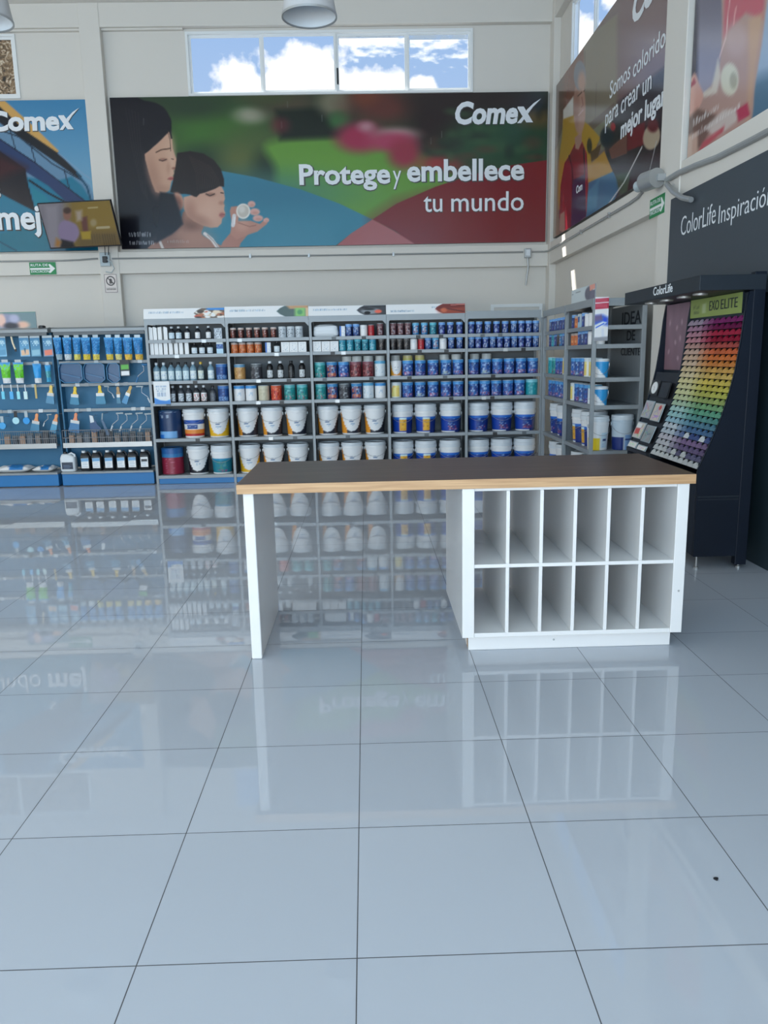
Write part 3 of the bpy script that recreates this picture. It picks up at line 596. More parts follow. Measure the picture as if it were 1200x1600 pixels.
def header_draw(i):
    def f(p):
        p.uv(); p.vgrad(0, 100, (226, 234, 240), (206, 214, 220)); r = random.Random(i)
        p.poly([(r.uniform(20, 40), 0), (r.uniform(46, 60), 0), (52, 100), (10+i*6, 100)], (238, 243, 247), 8)
        rows = [(36, 7, 50), (70, 7, 26)][:1+(i == 0)] if i != 3 else [(34, 58, 88), (66, 6, 36)]
        for yy, a, b in rows:
            x = a
            while x < b: p.line([(x, yy-9+r.uniform(0, 5)), (x+r.uniform(-.3, .4), yy+9)], .9, (62, 78, 96) if yy < 50 or i == 3 else (196, 204, 210), .75); x += r.uniform(.9, 2.1)
        q = [(62, 50), (66, 22), (72, 0), (101, 0), (101, 101), (72, 101), (66, 78)]
        if i == 0:
            p.poly(q, (92, 80, 72), 1); p.poly([(78, 0), (101, 0), (101, 24), (78, 20)], (52, 112, 172), 2)
            for k in range(26): p.ell(r.uniform(67, 99), r.uniform(28, 98), r.uniform(2, 5), r.uniform(8, 18), r.choice([(186, 172, 152), (140, 92, 72), (60, 56, 54), (206, 200, 190), (158, 80, 66)]), .3)
        if i == 1:
            p.poly(q, (70, 84, 84), 1); p.poly([(74, 0), (101, 0), (101, 30), (78, 30)], (156, 122, 92), 2); p.poly([(84, 22), (97, 22), (97, 101), (84, 101)], (112, 156, 96), 2); p.ell(90, 62, 3, 22, (70, 122, 84), .4); p.poly([(97, 22), (101, 22), (101, 101), (97, 101)], (176, 150, 120), 1)
        if i == 2:
            p.poly(q, (52, 54, 58), 1); p.ell(80, 60, 12, 32, (112, 116, 120), .3); p.ell(90, 66, 4.5, 18, (188, 84, 66), .4); p.ell(78, 40, 8, 12, (34, 36, 40), .4); p.line([(72, 22), (100, 14)], 8, (26, 28, 32)); p.ell(76, 78, 4, 16, (20, 20, 22), .2)
        if i == 3:
            p.poly(q, (96, 40, 36), 1); p.poly([(66, 60), (101, 40), (101, 101), (70, 101)], (126, 58, 44), 10); p.line([(84, 14), (98, 10)], 5, (200, 120, 110)); p.line([(70, 40), (98, 84)], 6, (74, 34, 34)); p.ell(73, 66, 4, 24, (160, 84, 60), .5)
    return f
for i in range(5):
    x0, x1 = BAYX[i], BAYX[i+1]
    T = Thing('shelf_bay', ((x0+x1)/2, YF+.2, 0), BLBL[i], 'shelving', 'grey shelf bays along the back')
    up = [(x0-.018, x0+.017)]+([(x1-.0178, x1+.018)] if i == 4 else [])
    for a, b_ in up:
        T.part('upright', B(a, b_, YF, YF+.035, 0, 2.055), GREY, bevel=.003); T.part('upright', B(a, b_, YK-.035, YK, 0, 2.10), GREY)
    T.part('back_panel', B(x0+.018, x1-.019, YK-.012, YK-.002, .05, 2.08), DGREY)
    T.part('end_panel', B(x0-.006, x0+.006, YF+.036, YK-.036, .1, 2.06), DGREY)
    T.part('top_rail', MB().prism(rail_poly(x0-.0175, x1-.021, 2.055, 2.13), YF-.006, YF+.012), GREY)
    T.part('top_board', B(x0-.016, x1-.02, YF+.013, YK, 2.10, 2.125), GREY)
    for k, z in enumerate(SH):
        s_ = MB(); s_.box(x0+.018, x1-.019, YF+.004, YK-.014, z-.018, z).box(x0+.018, x1-.019, YF-.004, YF+.004, z-.040, z+.002)
        so_ = T.part('shelf', s_, GREY, bevel=.0015)
        r = random.Random(i*10+k)
        if k: 
            for _ in range(r.choice([1, 2, 2])):
                xx = r.uniform(x0+.15, x1-.15); T.part('price_clip', B(xx-.028, xx+.028, YF-.010, YF-.004, z-.044, z-.004), r.choice([BLK, DGREY, STEEL]), so_)
    T.part('kick_plate', B(x0+.018, x1-.019, YF+.012, YF+.03, .004, .076), BLUE)
    if i < 4:
        hz = [2.253, 2.262, 2.248, 2.25][i]
        p = Picture((x0-.017, YF-.012, 2.128), (x1-x0-.0025, 0, 0), (0, .03, hz-2.128), 150, 20); header_draw(i)(p)
        h = p.part(T, 'header_board', PAPER, 1.75)
        T.part('header_backing', B(x0-.017, x1-.0195, YF+.02, YF+.03, 2.1255, hz), PLW, h)
    else:
        T.part('header_channel', B(x0, x1-.02, YF, YF+.01, 2.13, 2.15), GREY)

# ------------------------------------------------------------------ the goods: one mesh per kind, placed as objects of their own
def hsh(a, b, s):
    v = np.sin(a*127.1+b*311.7+s*74.7)*43758.5453; return v-np.floor(v)
def mosaic(col, msk, u, v, pal, seed, nu=9, nv=8, dens=1.):
    iu, iv = np.floor(u*nu), np.floor(v*nv); k = (hsh(iu, iv, seed)*len(pal)).astype(int) % len(pal); on_ = msk & (hsh(iu, iv, seed+9) < dens)
    col[on_] = col[on_]*.42+np.array(pal, float)[k][on_]*.58
def lathe_cols(prof, seg, fn):
    a = np.repeat(2*PI*np.arange(seg)/seg, len(prof)); z = np.tile([q[1] for q in prof], seg); zmax = max(q[1] for q in prof)
    a = np.where(a > PI, a-2*PI, a); v = z/zmax; s = np.sin(a); front = np.cos(a) > -.1
    c = np.zeros((len(a), 3)); fn(c, a, s, v, front); return np.clip(lin(np.clip(c, 0, 255))*1.25, 0, .84)
def refine(prof, n):
    out = []
    for (r0, z0), (r1, z1) in zip(prof[:-1], prof[1:]):
        k = max(1, int(abs(z1-z0)/n)+1)
        for t in range(k): out.append((r0+(r1-r0)*t/k, z0+(z1-z0)*t/k))
    return out+[prof[-1]]
def round_mesh(name, prof, fn, seg=36, n=.007):
    P = refine(prof, n); return MB().lathe(P, seg).mesh(name, PRINT, smooth=True, cols=lathe_cols(P, seg, fn))
def box_mesh(name, w, d, h, fn, slant=0, nu=14, nv=18):
    """carton: printed front grid, plain other faces"""
    mb = MB(); cols = []
    us, vs_ = np.linspace(-.5, .5, nu+1), np.linspace(0, 1, nv+1)
    for v in vs_:
        for u in us: mb.v.append((u*w, -d/2, v*h*(1-slant*max(0, u+.1)))) 
    for j in range(nv):
        for i in range(nu): q = j*(nu+1)+i; mb.f.append((q, q+1, q+nu+2, q+nu+1))
    n0 = len(mb.v); hl, hr = h*(1), h*(1-slant*.6)
    mb.v += [(-w/2, -d/2, 0), (w/2, -d/2, 0), (w/2, d/2, 0), (-w/2, d/2, 0), (-w/2, -d/2, hl), (w/2, -d/2, hr), (w/2, d/2, hr), (-w/2, d/2, hl)]
    mb.f += [tuple(n0+i for i in q) for q in ((0, 3, 2, 1), (4, 5, 6, 7), (1, 2, 6, 5), (2, 3, 7, 6), (3, 0, 4, 7))]
    V = np.array(mb.v); u = V[:, 0]/w; v = V[:, 2]/h; c = np.zeros((len(V), 3)); fn(c, u*PI, u*2, v, np.ones(len(V), bool))
    return mb.mesh(name, PRINT, cols=np.clip(lin(np.clip(c, 0, 255))*GAIN, 0, .84))
BLUES = [(40, 110, 180), (24, 66, 130), (160, 190, 220), (14, 34, 80), (96, 150, 200), (214, 224, 234), (70, 60, 110), (30, 90, 150)]
def plain(c0):
    def f(c, a, s, v, fr): c[:] = c0
    return f
def f_can(base, pal, seed, top=None, foot=None, lw=.72, dens=.8, lab=None, nu=5, nv=9):
    def f(c, a, s, v, fr):
        c[:] = base
        L = fr & (np.abs(s+.12) < lw) & (v > .1) & (v < .80)
        if lab: c[L] = lab
        mosaic(c, L, s, v, pal, seed, nu, nv, dens)
        if top is not None: c[v > .82] = top
        if foot is not None: mosaic(c, fr & (v < .30) & (v > .04) & (np.abs(s) < .8), s, v, foot, seed+3, 7, 12, .75)
        c[v < .03] = (150, 156, 162)
    return f
REDS = [(190, 40, 50), (226, 120, 130), (120, 30, 60), (230, 226, 226)]
def P_can(d, h): r = d/2; return [(r*.96, 0), (r, .006), (r, h-.012), (r*1.03, h-.010), (r*1.03, h-.002), (r*.98, h)]
def P_lid(d, h): r = d/2; return [(r*.93, h-.004), (r*.93, h+.004), (r*.80, h+.004), (r*.79, h-.001), (.01, h-.001)]
KIND = {}
def kind(name, parts): KIND[name] = parts      # [(part name, mesh, [(sub name, mesh)...])]
def mlid(d, h): return MB().lathe(P_lid(d, h), 28).mesh('lid', PLW, smooth=True)
def mk_can(key, d, h, fn, lid=True):
    kind(key, [('body', round_mesh('can_body', P_can(d, h), fn), [])]+([('lid', mlid(d, h), [])] if lid else []))
def pail(key, d, h, fn, lidh=.12, lidc=PLW, side=1):
    r = d/2
    prof = [(r*.84, 0), (r*.855, .004), (r*.955, h*(1-lidh)-.03), (r*.99, h*(1-lidh)-.028), (r*.99, h*(1-lidh)-.014), (r*.96, h*(1-lidh)-.012), (r*.96, h*(1-lidh))]
    L = [(r*.97, h*(1-lidh)), (r*1.02, h*(1-lidh)+.002), (r*1.02, h*(1-lidh*.55)), (r*.985, h*(1-lidh*.5)), (r*.985, h-.006), (r*.95, h), (r*.86, h), (r*.85, h-.010), (.01, h-.010)]
    zz = h*(1-lidh)-.04; hd = [(math.sin(t)*r*1.03, -math.cos(t)*r*1.03, zz-.10*math.cos(t)) for t in np.linspace(-PI/2, PI/2, 15)]
    ear = MB().box(r*.97, r*1.04, -.014, .014, zz-.02, zz+.015).box(-r*1.04, -r*.97, -.014, .014, zz-.02, zz+.015)
    hm = MB().tube(hd, .0024, 5)
    kind(key, [('body', round_mesh('pail_body', prof, fn, 44, .008), []), ('lid', MB().lathe(L, 40).mesh('pail_lid', lidc, smooth=True), []), ('handle', hm.mesh('pail_handle', WIRE), [('ear', ear.mesh('ear', PLW), [])])])
def f_swoosh(cl, cr, seed, full=False):
    def f(c, a, s, v, fr):
        c[:] = (224, 232, 238)
        b = .13+.74*np.abs(np.clip(s-.06, -1, 1))**3.2
        under = (v < b) | ~fr
        c[under] = cl
        if not full: c[under & (s > -.50+.55*(v-.10))] = cr
        c[v < .055] = (222, 228, 232)
        for k, (z, w) in enumerate(((.58, .30), (.52, .20), (.42, .26), (.37, .16))):
            L = fr & (np.abs(s-.05) < w) & (np.abs(v-z) < .018) & (hsh(np.floor(s*26), z*10, seed+k) > .3); c[L] = (86, 112, 146) if k < 2 else (150, 170, 190)
    return f
def f_bluepail(seed, lab=None):
    def f(c, a, s, v, fr):
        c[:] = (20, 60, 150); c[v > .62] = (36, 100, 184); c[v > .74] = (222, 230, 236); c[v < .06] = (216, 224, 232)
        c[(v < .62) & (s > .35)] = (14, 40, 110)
        if lab:
            L = fr & (np.abs(s-.05*seed) < .36) & (v > .10) & (v < .62); c[L] = (212, 160, 44); mosaic(c, L, s, v, [(190, 120, 40), (226, 180, 70), (212, 160, 44), (150, 90, 40)], seed, 9, 14, .35)
            c[fr & (np.abs(s-.05*seed) < .36) & (v > .62) & (v < .72)] = (196, 214, 236)
        else:
            L = fr & (np.abs(s-.1) < .48) & (v > .12) & (v < .62); c[L] = (22, 52, 128); mosaic(c, L & (v > .34), s, v, BLUES, seed, 11, 18, .35)
            mosaic(c, L & (v < .30), s, v, REDS+[(30, 60, 130)]*2, seed+1, 10, 20, .7)
    return f
pail('pail_orange', .289, .375, f_swoosh((222, 140, 44), (36, 40, 52), 1)); pail('pail_yellow', .289, .375, f_swoosh((226, 166, 34), (226, 166, 34), 2, True)); pail('pail_black', .289, .375, f_swoosh((26, 30, 40), (26, 30, 40), 4, True))
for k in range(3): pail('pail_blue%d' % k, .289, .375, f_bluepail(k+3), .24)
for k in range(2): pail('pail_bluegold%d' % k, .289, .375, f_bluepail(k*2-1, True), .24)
def f_stripe(c, a, s, v, fr):
    c[:] = (222, 228, 230); c[(v < .70) & (v > .54)] = (30, 76, 156); c[(v < .52) & (v > .36) & (np.abs(s+.1) < .55) & fr] = (30, 66, 130); c[(v < .32) & (v > .16)] = (214, 130, 56); c[(v < .16) & (v > .08)] = (170, 40, 40); mosaic(c, fr & (np.abs(s+.1) < .5) & (v < .48) & (v > .40), s, v, [(200, 210, 230), (30, 66, 130)], 3, 16, 30, .6)
pail('pail_stripe', .289, .375, f_stripe)
def f_teal(c, a, s, v, fr):
    c[:] = (30, 116, 136); c[v > .62] = (40, 132, 168); c[v > .70] = (222, 230, 234); c[v < .06] = (216, 222, 226)
    mosaic(c, fr & (np.abs(s-.05) < .5) & (v < .55) & (v > .2), s, v, [(40, 120, 110), (70, 130, 100), (30, 90, 110), (120, 160, 150)], 4, 8, 12, .6); mosaic(c, fr & (np.abs(s-.1) < .45) & (v < .2) & (v > .07), s, v, [(190, 60, 110), (140, 40, 90), (40, 120, 110)], 5, 12, 20, .9)
pail('pail_teal', .289, .375, f_teal, .22)
def f_red(c, a, s, v, fr):
    c[:] = (130, 32, 54); c[v > .66] = (44, 110, 160); c[v > .8] = (30, 84, 140); c[v < .03] = (60, 64, 70); mosaic(c, fr & (np.abs(s) < .35) & (v < .62) & (v > .08), s, v, [(190, 120, 140), (130, 32, 54), (160, 70, 92)], 6, 14, 24, .5)
mk_can('drum_red', .285, .35, f_red, False); KIND['drum_red'].append(('lid', MB().lathe(P_lid(.285, .35), 32).mesh('lid', PLB, smooth=True), []))
def f_drum(c, a, s, v, fr):
    c[:] = (20, 48, 86); c[(v < .26) & (np.abs(s+.1) < .75) & fr] = (110, 160, 206); c[(v < .14) & (s < -.35)] = (40, 110, 190)
    mosaic(c, fr & (np.abs(s+.1) < .6) & (v < .86) & (v > .74), s, v, [(226, 232, 236), (20, 48, 86)], 7, 14, 12, .8); mosaic(c, fr & (np.abs(s) < .7) & (v < .98) & (v > .93), s, v, [(200, 210, 220), (20, 48, 86)], 8, 18, 30, .7); c[fr & (np.abs(s+.05) < .02) & (v < .7) & (v > .25)] = (120, 160, 196)
mk_can('drum_navy', .295, .36, f_drum, False); KIND['drum_navy'].append(('lid', MB().lathe(P_lid(.295, .36), 32).mesh('lid', PLB, smooth=True), []))
def f_pailgold(c, a, s, v, fr):
    c[:] = (216, 224, 228); c[(s < -.2) & (v < .42) & fr] = (232, 184, 24); c[fr & (s > -.1) & (s < .6) & (v < .62) & (v > .08)] = (186, 204, 222); c[fr & (s > 0) & (s < .5) & (np.abs(v-.36) < .03)] = (40, 60, 110); mosaic(c, fr & (s > 0) & (s < .5) & (v > .1) & (v < .3), s, v, [(150, 170, 200), (200, 210, 226)], 2, 20, 26, .7)
pail('pail_gold', .232, .35, f_pailgold, .16)
def f_panel(c, a, s, v, fr):
    c[:] = (186, 196, 204); c[fr & (s < 0) & (v < .42)] = (24, 44, 110); c[fr & (s > .05) & (s < .8) & (v < .52)] = (124, 158, 200); c[fr & (s > .05) & (s < .8) & (np.abs(v-.36) < .025)] = (30, 50, 110)
pail('pail_grey', .228, .36, f_panel, .14)
def f_diag(c, a, s, v, fr):
    c[:] = (220, 228, 232); c[fr & (v > .40-.5*s) & (v < .93)] = (40, 140, 196); c[v > .93] = (222, 230, 236)
pail('can_tealdiag', .165, .19, f_diag, .1)
# gallon and litre cans
for k in range(6): mk_can('gal_blue%d' % k, .145, .195, f_can((20, 54, 118), BLUES, k*3+1, (70, 140, 196), [(200, 60, 80), (230, 190, 200), (90, 50, 110), (60, 110, 180)] if k != 3 else [(196, 196, 160), (120, 150, 190)], .78, .62, (40, 84, 152), 6, 9))
LB = [[(200, 212, 232), (60, 110, 190), (26, 50, 120), (110, 90, 170)], [(160, 196, 226), (40, 120, 190), (20, 60, 120), (230, 236, 240)], [(226, 230, 236), (70, 90, 170), (30, 40, 90), (40, 120, 200)]]
for k in range(3): mk_can('lit_blue%d' % k, .087, .15, f_can((18, 40, 96), LB[k], k*5+2, (110, 160, 216), None, .66, .95, None, 4, 9))
for k, (b_, pal, tp) in enumerate([((70, 40, 50), [(206, 180, 170), (150, 110, 100), (90, 50, 60), (200, 200, 205)], (110, 80, 84)), ((30, 90, 140), [(200, 60, 70), (226, 140, 130), (60, 150, 190), (226, 232, 236)], (96, 170, 206)), ((24, 100, 120), [(70, 170, 176), (200, 220, 220), (30, 80, 110), (30, 140, 150)], (90, 180, 196))]): mk_can('lit_misc%d' % k, .088, .15, f_can(b_, pal, k+20, tp, None, .62, .95, None, 4, 9))
mk_can('lit_orange', .094, .13, f_can((186, 96, 44), [(214, 130, 60), (150, 60, 36), (226, 190, 150), (90, 40, 30)], 31, (170, 150, 140), None, .8, .8)); mk_can('lit_amber', .08, .13, f_can((54, 26, 26), [(220, 120, 70), (230, 200, 190), (150, 50, 40), (90, 40, 36)], 33, (190, 170, 160), None, .6, 1, None, 4, 8))
mk_can('lit_grey', .10, .135, f_can((176, 184, 190), [(120, 130, 140), (206, 212, 216), (150, 160, 166), (84, 92, 100)], 35, (190, 196, 200), None, .8, .6)); mk_can('lit_teal', .092, .14, f_can((40, 130, 150), [(80, 170, 180), (160, 200, 210), (30, 90, 120), (200, 216, 220)], 37, (70, 150, 176), None, .7, .7)); mk_can('lit_dark', .08, .135, f_can((40, 38, 40), [(130, 116, 104), (70, 62, 60), (170, 160, 150), (40, 38, 40)], 39, (90, 86, 84), None, .6, .8)); mk_can('lit_red', .08, .135, f_can((166, 34, 42), [(200, 60, 60), (226, 150, 140), (60, 30, 40), (166, 34, 42)], 40, (150, 60, 60), None, .6, .6))
mk_can('lit_white', .095, .135, f_can((222, 226, 228), [(170, 180, 188), (206, 214, 220)], 41, (226, 230, 232), None, .6, .3))
mk_can('gal_white', .145, .195, f_can((222, 226, 228), [(150, 170, 190), (206, 212, 216), (186, 196, 206)], 43, (66, 140, 200), None, .7, .25)); mk_can('gal_beige', .145, .19, f_can((184, 178, 154), [(170, 164, 140), (196, 190, 166)], 44, (190, 186, 164), None, .7, .3)); mk_can('gal_red', .14, .19, f_can((176, 46, 34), [(226, 120, 60), (230, 200, 150), (120, 30, 30), (200, 70, 40)], 45, (190, 80, 50), None, .8, .8)); mk_can('gal_teal', .145, .195, f_can((30, 128, 130), [(70, 160, 160), (30, 90, 100), (150, 196, 196), (60, 140, 110)], 46, (90, 170, 176), REDS[:2]+[(30, 128, 130)]*4, .8, .7)); mk_can('gal_silver', .145, .2, f_can((200, 208, 212), [(226, 230, 232), (150, 170, 180), (180, 196, 206)], 47, (90, 160, 196), None, .8, .5)); mk_can('gal_redblue', .145, .195, f_can((30, 60, 110), [(200, 50, 40), (226, 110, 60), (230, 226, 226), (30, 40, 80), (60, 120, 180)], 48, (60, 130, 180), [(210, 60, 40), (226, 130, 60)], .8, .8)); mk_can('gal_dark', .15, .19, f_can((44, 44, 50), [(200, 206, 208), (120, 126, 130), (44, 44, 50), (84, 88, 92)], 49, (90, 96, 100), None, .75, .75)); mk_can('gal_tan', .145, .19, f_can((176, 132, 78), [(196, 156, 100), (150, 100, 60), (210, 180, 130)], 50, (96, 140, 170), None, .8, .6)); mk_can('gal_yellow', .14, .195, f_can((206, 210, 206), [(226, 176, 30), (214, 150, 30), (234, 196, 70)], 51, (196, 204, 206), None, .75, .95, None, 3, 3)); mk_can('gal_maroon', .15, .195, f_can((96, 36, 44), [(160, 60, 60), (60, 24, 40), (200, 150, 140), (120, 40, 50)], 52, (120, 70, 80), None, .8, .8))
mk_can('gal_green', .16, .2, f_can((30, 140, 150), [(50, 160, 166), (30, 120, 136), (120, 190, 190)], 53, (120, 190, 200), None, .6, .5)); mk_can('gal_swoosh', .145, .195, f_swoosh((222, 150, 50), (210, 140, 60), 8))
# bottles and cartons
def mk_bottle(key, d, h, fn, capm=PLW, neck=.36, sh=.62):
    r = d/2
    prof = [(r*.94, 0), (r, .006), (r, h*sh), (r*.86, h*(sh+.08)), (r*neck, h*(sh+.2)), (r*neck, h*.88)]
    cap = [(r*neck*1.25, h*.87), (r*neck*1.25, h*.985), (r*neck*1.1, h), (.002, h)]
    kind(key, [('body', round_mesh('bottle_body', prof, fn, 28, .006), []), ('cap', MB().lathe(cap, 18).mesh('bottle_cap', capm, smooth=True), [])])
def f_bot(base, lab, pal, seed, z0=.1, z1=.62, dens=.4):
    def f(c, a, s, v, fr):
        c[:] = base; L = fr & (np.abs(s) < .82) & (v > z0) & (v < z1); c[L] = lab; mosaic(c, L & (v < z1-.1), s, v, pal, seed, 6, 14, dens)
    return f
LP = [(120, 150, 176), (206, 216, 224), (160, 180, 196)]
mk_bottle('bot_spray', .085, .165, f_bot((36, 38, 42), (190, 206, 216), LP, 1), PLW); mk_bottle('bot_dark', .075, .165, f_bot((38, 40, 44), (214, 220, 224), LP, 2, .1, .62, .15), PLW)
mk_bottle('bot_clear', .09, .235, f_bot((110, 140, 156), (196, 212, 220), LP, 3), BLK); mk_bottle('bot_clear2', .09, .235, f_bot((110, 140, 156), (206, 216, 222), LP, 6), PLW); mk_bottle('bot_clear3', .085, .235, f_bot((60, 76, 84), (200, 204, 190), LP, 5), YEL)
mk_bottle('bot_red', .085, .215, f_bot((50, 52, 56), (216, 218, 220), [(190, 60, 60), (214, 120, 110), (40, 40, 44), (216, 218, 220)], 7, .08, .64, .7), PLW); mk_bottle('bot_grey', .085, .215, f_bot((58, 62, 68), (186, 194, 200), [(120, 130, 140), (206, 212, 216), (80, 88, 96)], 8, .08, .6, .7), PLW); mk_bottle('bot_smoke', .085, .205, f_bot((54, 58, 64), (84, 90, 98), [(120, 130, 140), (70, 76, 84)], 9, .06, .62, .5), BLK); mk_bottle('bot_black', .085, .225, f_bot((18, 18, 20), (34, 34, 36), [(150, 152, 154), (60, 60, 62), (18, 18, 20)], 10, .1, .6, .35), BLK, .42, .66); mk_bottle('bot_blacklab', .085, .225, f_bot((18, 18, 20), (186, 190, 192), [(120, 124, 128), (206, 210, 212), (60, 60, 62)], 11, .08, .55, .5), PLW, .42, .66)
mk_bottle('bot_small', .085, .145, f_bot((40, 44, 48), (196, 206, 212), LP, 12, .08, .62), BLK)
def f_carton(c, a, s, v, fr): c[:] = (224, 224, 220); c[(np.abs(s) > .9)] = (196, 198, 196)
kind('carton_tall', [('carton', box_mesh('carton', .047, .08, .165, f_carton, .12), [])])
kind('carton_tall2', [('carton', box_mesh('carton', .049, .08, .16, f_carton, -.06), [])])
def f_boxgrey(c, a, s, v, fr): c[:] = (150, 158, 166); mosaic(c, v > -1, s, v, [(196, 202, 208), (120, 128, 138), (80, 90, 102), (160, 168, 176)], 3, 4, 8, .7)
kind('box_grey', [('carton', box_mesh('carton', .10, .08, .135, f_boxgrey), [])])
def f_boxblue(c, a, s, v, fr): c[:] = (36, 74, 130); c[v < .42] = (150, 180, 212); c[v > .82] = (190, 204, 222); mosaic(c, (v > .5) & (v < .8), s, v, [(120, 150, 196), (36, 74, 130), (26, 54, 104)], 3, 5, 12, .6)
kind('box_blue', [('carton', box_mesh('carton', .085, .08, .15, f_boxblue), [])])
mk_can('gal_navy', .15, .2, f_can((24, 58, 116), [(60, 110, 176), (24, 58, 116)], 60, (60, 110, 170), [(150, 186, 220), (130, 170, 210)], .8, .4))
def f_boxwb(c, a, s, v, fr): c[:] = (206, 214, 220); c[(s < -.3)] = (40, 90, 160); mosaic(c, s > -.2, s, v, [(120, 150, 190), (206, 214, 220)], 5, 6, 14, .4)
kind('box_whiteblue', [('carton', box_mesh('carton', .07, .08, .13, f_boxwb), [])])
def f_boxw(c, a, s, v, fr): c[:] = (212, 216, 218); mosaic(c, (np.abs(s) < .7) & (v > .15) & (v < .85), s, v, [(150, 158, 166), (212, 216, 218), (184, 190, 196), (110, 120, 130)], 5, 6, 10, .55)
kind('box_white', [('carton', box_mesh('carton', .105, .09, .13, f_boxw), [])])
# soft folded white sack
sk = []
for (w_, d_, z_) in ((.29, .16, 0), (.335, .20, .025), (.33, .2, .07), (.315, .19, .085), (.325, .195, .095), (.31, .18, .13), (.25, .12, .15)): sk.append((w_, d_, z_))
sb = MB(); n_ = 28
for w_, d_, z_ in sk:
    for q in range(n_):
        t = 2*PI*q/n_; c_, s_ = math.cos(t), math.sin(t); e_ = .35; sb.v.append((w_/2*math.copysign(abs(c_)**e_, c_)*(1+.02*math.sin(5*t)), d_/2*math.copysign(abs(s_)**e_, s_), z_+.006*math.sin(3*t+z_*40)*(z_ > 0)))
for j in range(len(sk)-1): sb.f += [(j*n_+q, j*n_+(q+1) % n_, (j+1)*n_+(q+1) % n_, (j+1)*n_+q) for q in range(n_)]
sb.f += [tuple(reversed(range(n_))), tuple(range((len(sk)-1)*n_, len(sk)*n_))]
kind('sack', [('sack', sb.mesh('sack', PLW, smooth=True), [])])

INST = []
def place(key, name, loc, label, cat, group, rotz=0, jit=.06, scale=1):
    parts = KIND[key]; r = random.Random(label)
    rz = rotz+r.uniform(-jit, jit)
    if len(parts) == 1: o = new(name, parts[0][1], None, loc, rz)
    else:
        o = new(name, None, None, loc, rz)
        for pn, me, sub in parts:
            c = new(pn, me, o)
            for sn, sm, _ in sub: new(sn, sm, c)
    if scale != 1: o.scale = (scale,)*3
    return tag(o, label, cat, group)
# look of every kind, its object name and category
LOOK = {'pail_orange': ('white pail with orange and black sweep', 'paint_pail', 'pail'), 'pail_yellow': ('white pail with yellow sweep', 'paint_pail', 'pail'), 'pail_black': ('white pail with black sweep', 'paint_pail', 'pail'),
 'pail_stripe': ('white pail with blue and orange bands', 'paint_pail', 'pail'), 'pail_teal': ('teal pail with white top', 'paint_pail', 'pail'), 'drum_red': ('red drum with blue top', 'paint_drum', 'drum'), 'drum_navy': ('navy drum with white lettering', 'paint_drum', 'drum'),
 'pail_gold': ('white pail with yellow block', 'paint_pail', 'pail'), 'pail_grey': ('grey-white pail with navy block', 'paint_pail', 'pail'), 'can_tealdiag': ('white can with blue diagonal', 'paint_can', 'can'),
 'lit_orange': ('small orange can', 'small_can', 'can'), 'lit_amber': ('small dark red-orange can', 'small_can', 'can'), 'lit_grey': ('small grey can', 'small_can', 'can'), 'lit_teal': ('small teal can', 'small_can', 'can'), 'lit_dark': ('small dark can', 'small_can', 'can'), 'lit_red': ('small red can', 'small_can', 'can'), 'lit_white': ('small white can', 'small_can', 'can'),
 'lit_misc0': ('small maroon can', 'small_can', 'can'), 'lit_misc1': ('small blue and red can', 'small_can', 'can'), 'lit_misc2': ('small turquoise can', 'small_can', 'can'),
 'gal_white': ('white can with blue top', 'paint_can', 'can'), 'gal_beige': ('beige can', 'paint_can', 'can'), 'gal_red': ('red and orange can', 'paint_can', 'can'), 'gal_teal': ('teal can', 'paint_can', 'can'), 'gal_silver': ('silver can', 'paint_can', 'can'), 'gal_redblue': ('red and navy can', 'paint_can', 'can'), 'gal_dark': ('black and white can', 'paint_can', 'can'), 'gal_tan': ('tan can', 'paint_can', 'can'), 'gal_yellow': ('can with yellow label', 'paint_can', 'can'), 'gal_maroon': ('maroon can', 'paint_can', 'can'), 'gal_green': ('plain turquoise can', 'paint_can', 'can'), 'gal_swoosh': ('small white pail with orange sweep', 'paint_can', 'can'), 'gal_navy': ('navy can', 'paint_can', 'can'),
 'bot_spray': ('bottle with pale label', 'bottle', 'bottle'), 'bot_dark': ('dark bottle with white label', 'bottle', 'bottle'), 'bot_clear': ('clear bottle with black cap', 'bottle', 'bottle'), 'bot_clear2': ('clear bottle with white cap', 'bottle', 'bottle'), 'bot_clear3': ('bottle with yellow cap', 'bottle', 'bottle'), 'bot_red': ('bottle with red and white label', 'bottle', 'bottle'), 'bot_grey': ('bottle with grey label', 'bottle', 'bottle'), 'bot_smoke': ('smoky unlit bottle', 'bottle', 'bottle'), 'bot_black': ('black bottle', 'bottle', 'bottle'), 'bot_blacklab': ('black bottle with white label', 'bottle', 'bottle'), 'bot_small': ('short dark bottle', 'bottle', 'bottle'),
 'carton_tall': ('slim white carton', 'carton', 'carton'), 'carton_tall2': ('slim white carton', 'carton', 'carton'), 'box_grey': ('grey printed box', 'carton', 'box'), 'box_blue': ('blue box', 'carton', 'box'), 'box_whiteblue': ('white and blue box', 'carton', 'box'), 'box_white': ('white printed box', 'carton', 'box'), 'sack': ('white folded sack', 'sack', 'sack')}
for k in range(6): LOOK['gal_blue%d' % k] = ('blue can', 'paint_can', 'can')
for k in range(3): LOOK['lit_blue%d' % k] = ('small blue can', 'small_can', 'can'); LOOK['pail_blue%d' % k] = ('blue pail with white lid', 'paint_pail', 'pail')
for k in range(2): LOOK['pail_bluegold%d' % k] = ('blue pail with gold label', 'paint_pail', 'pail')
LOOK['bot_smoke'] = ('smoky grey bottle', 'bottle', 'bottle')
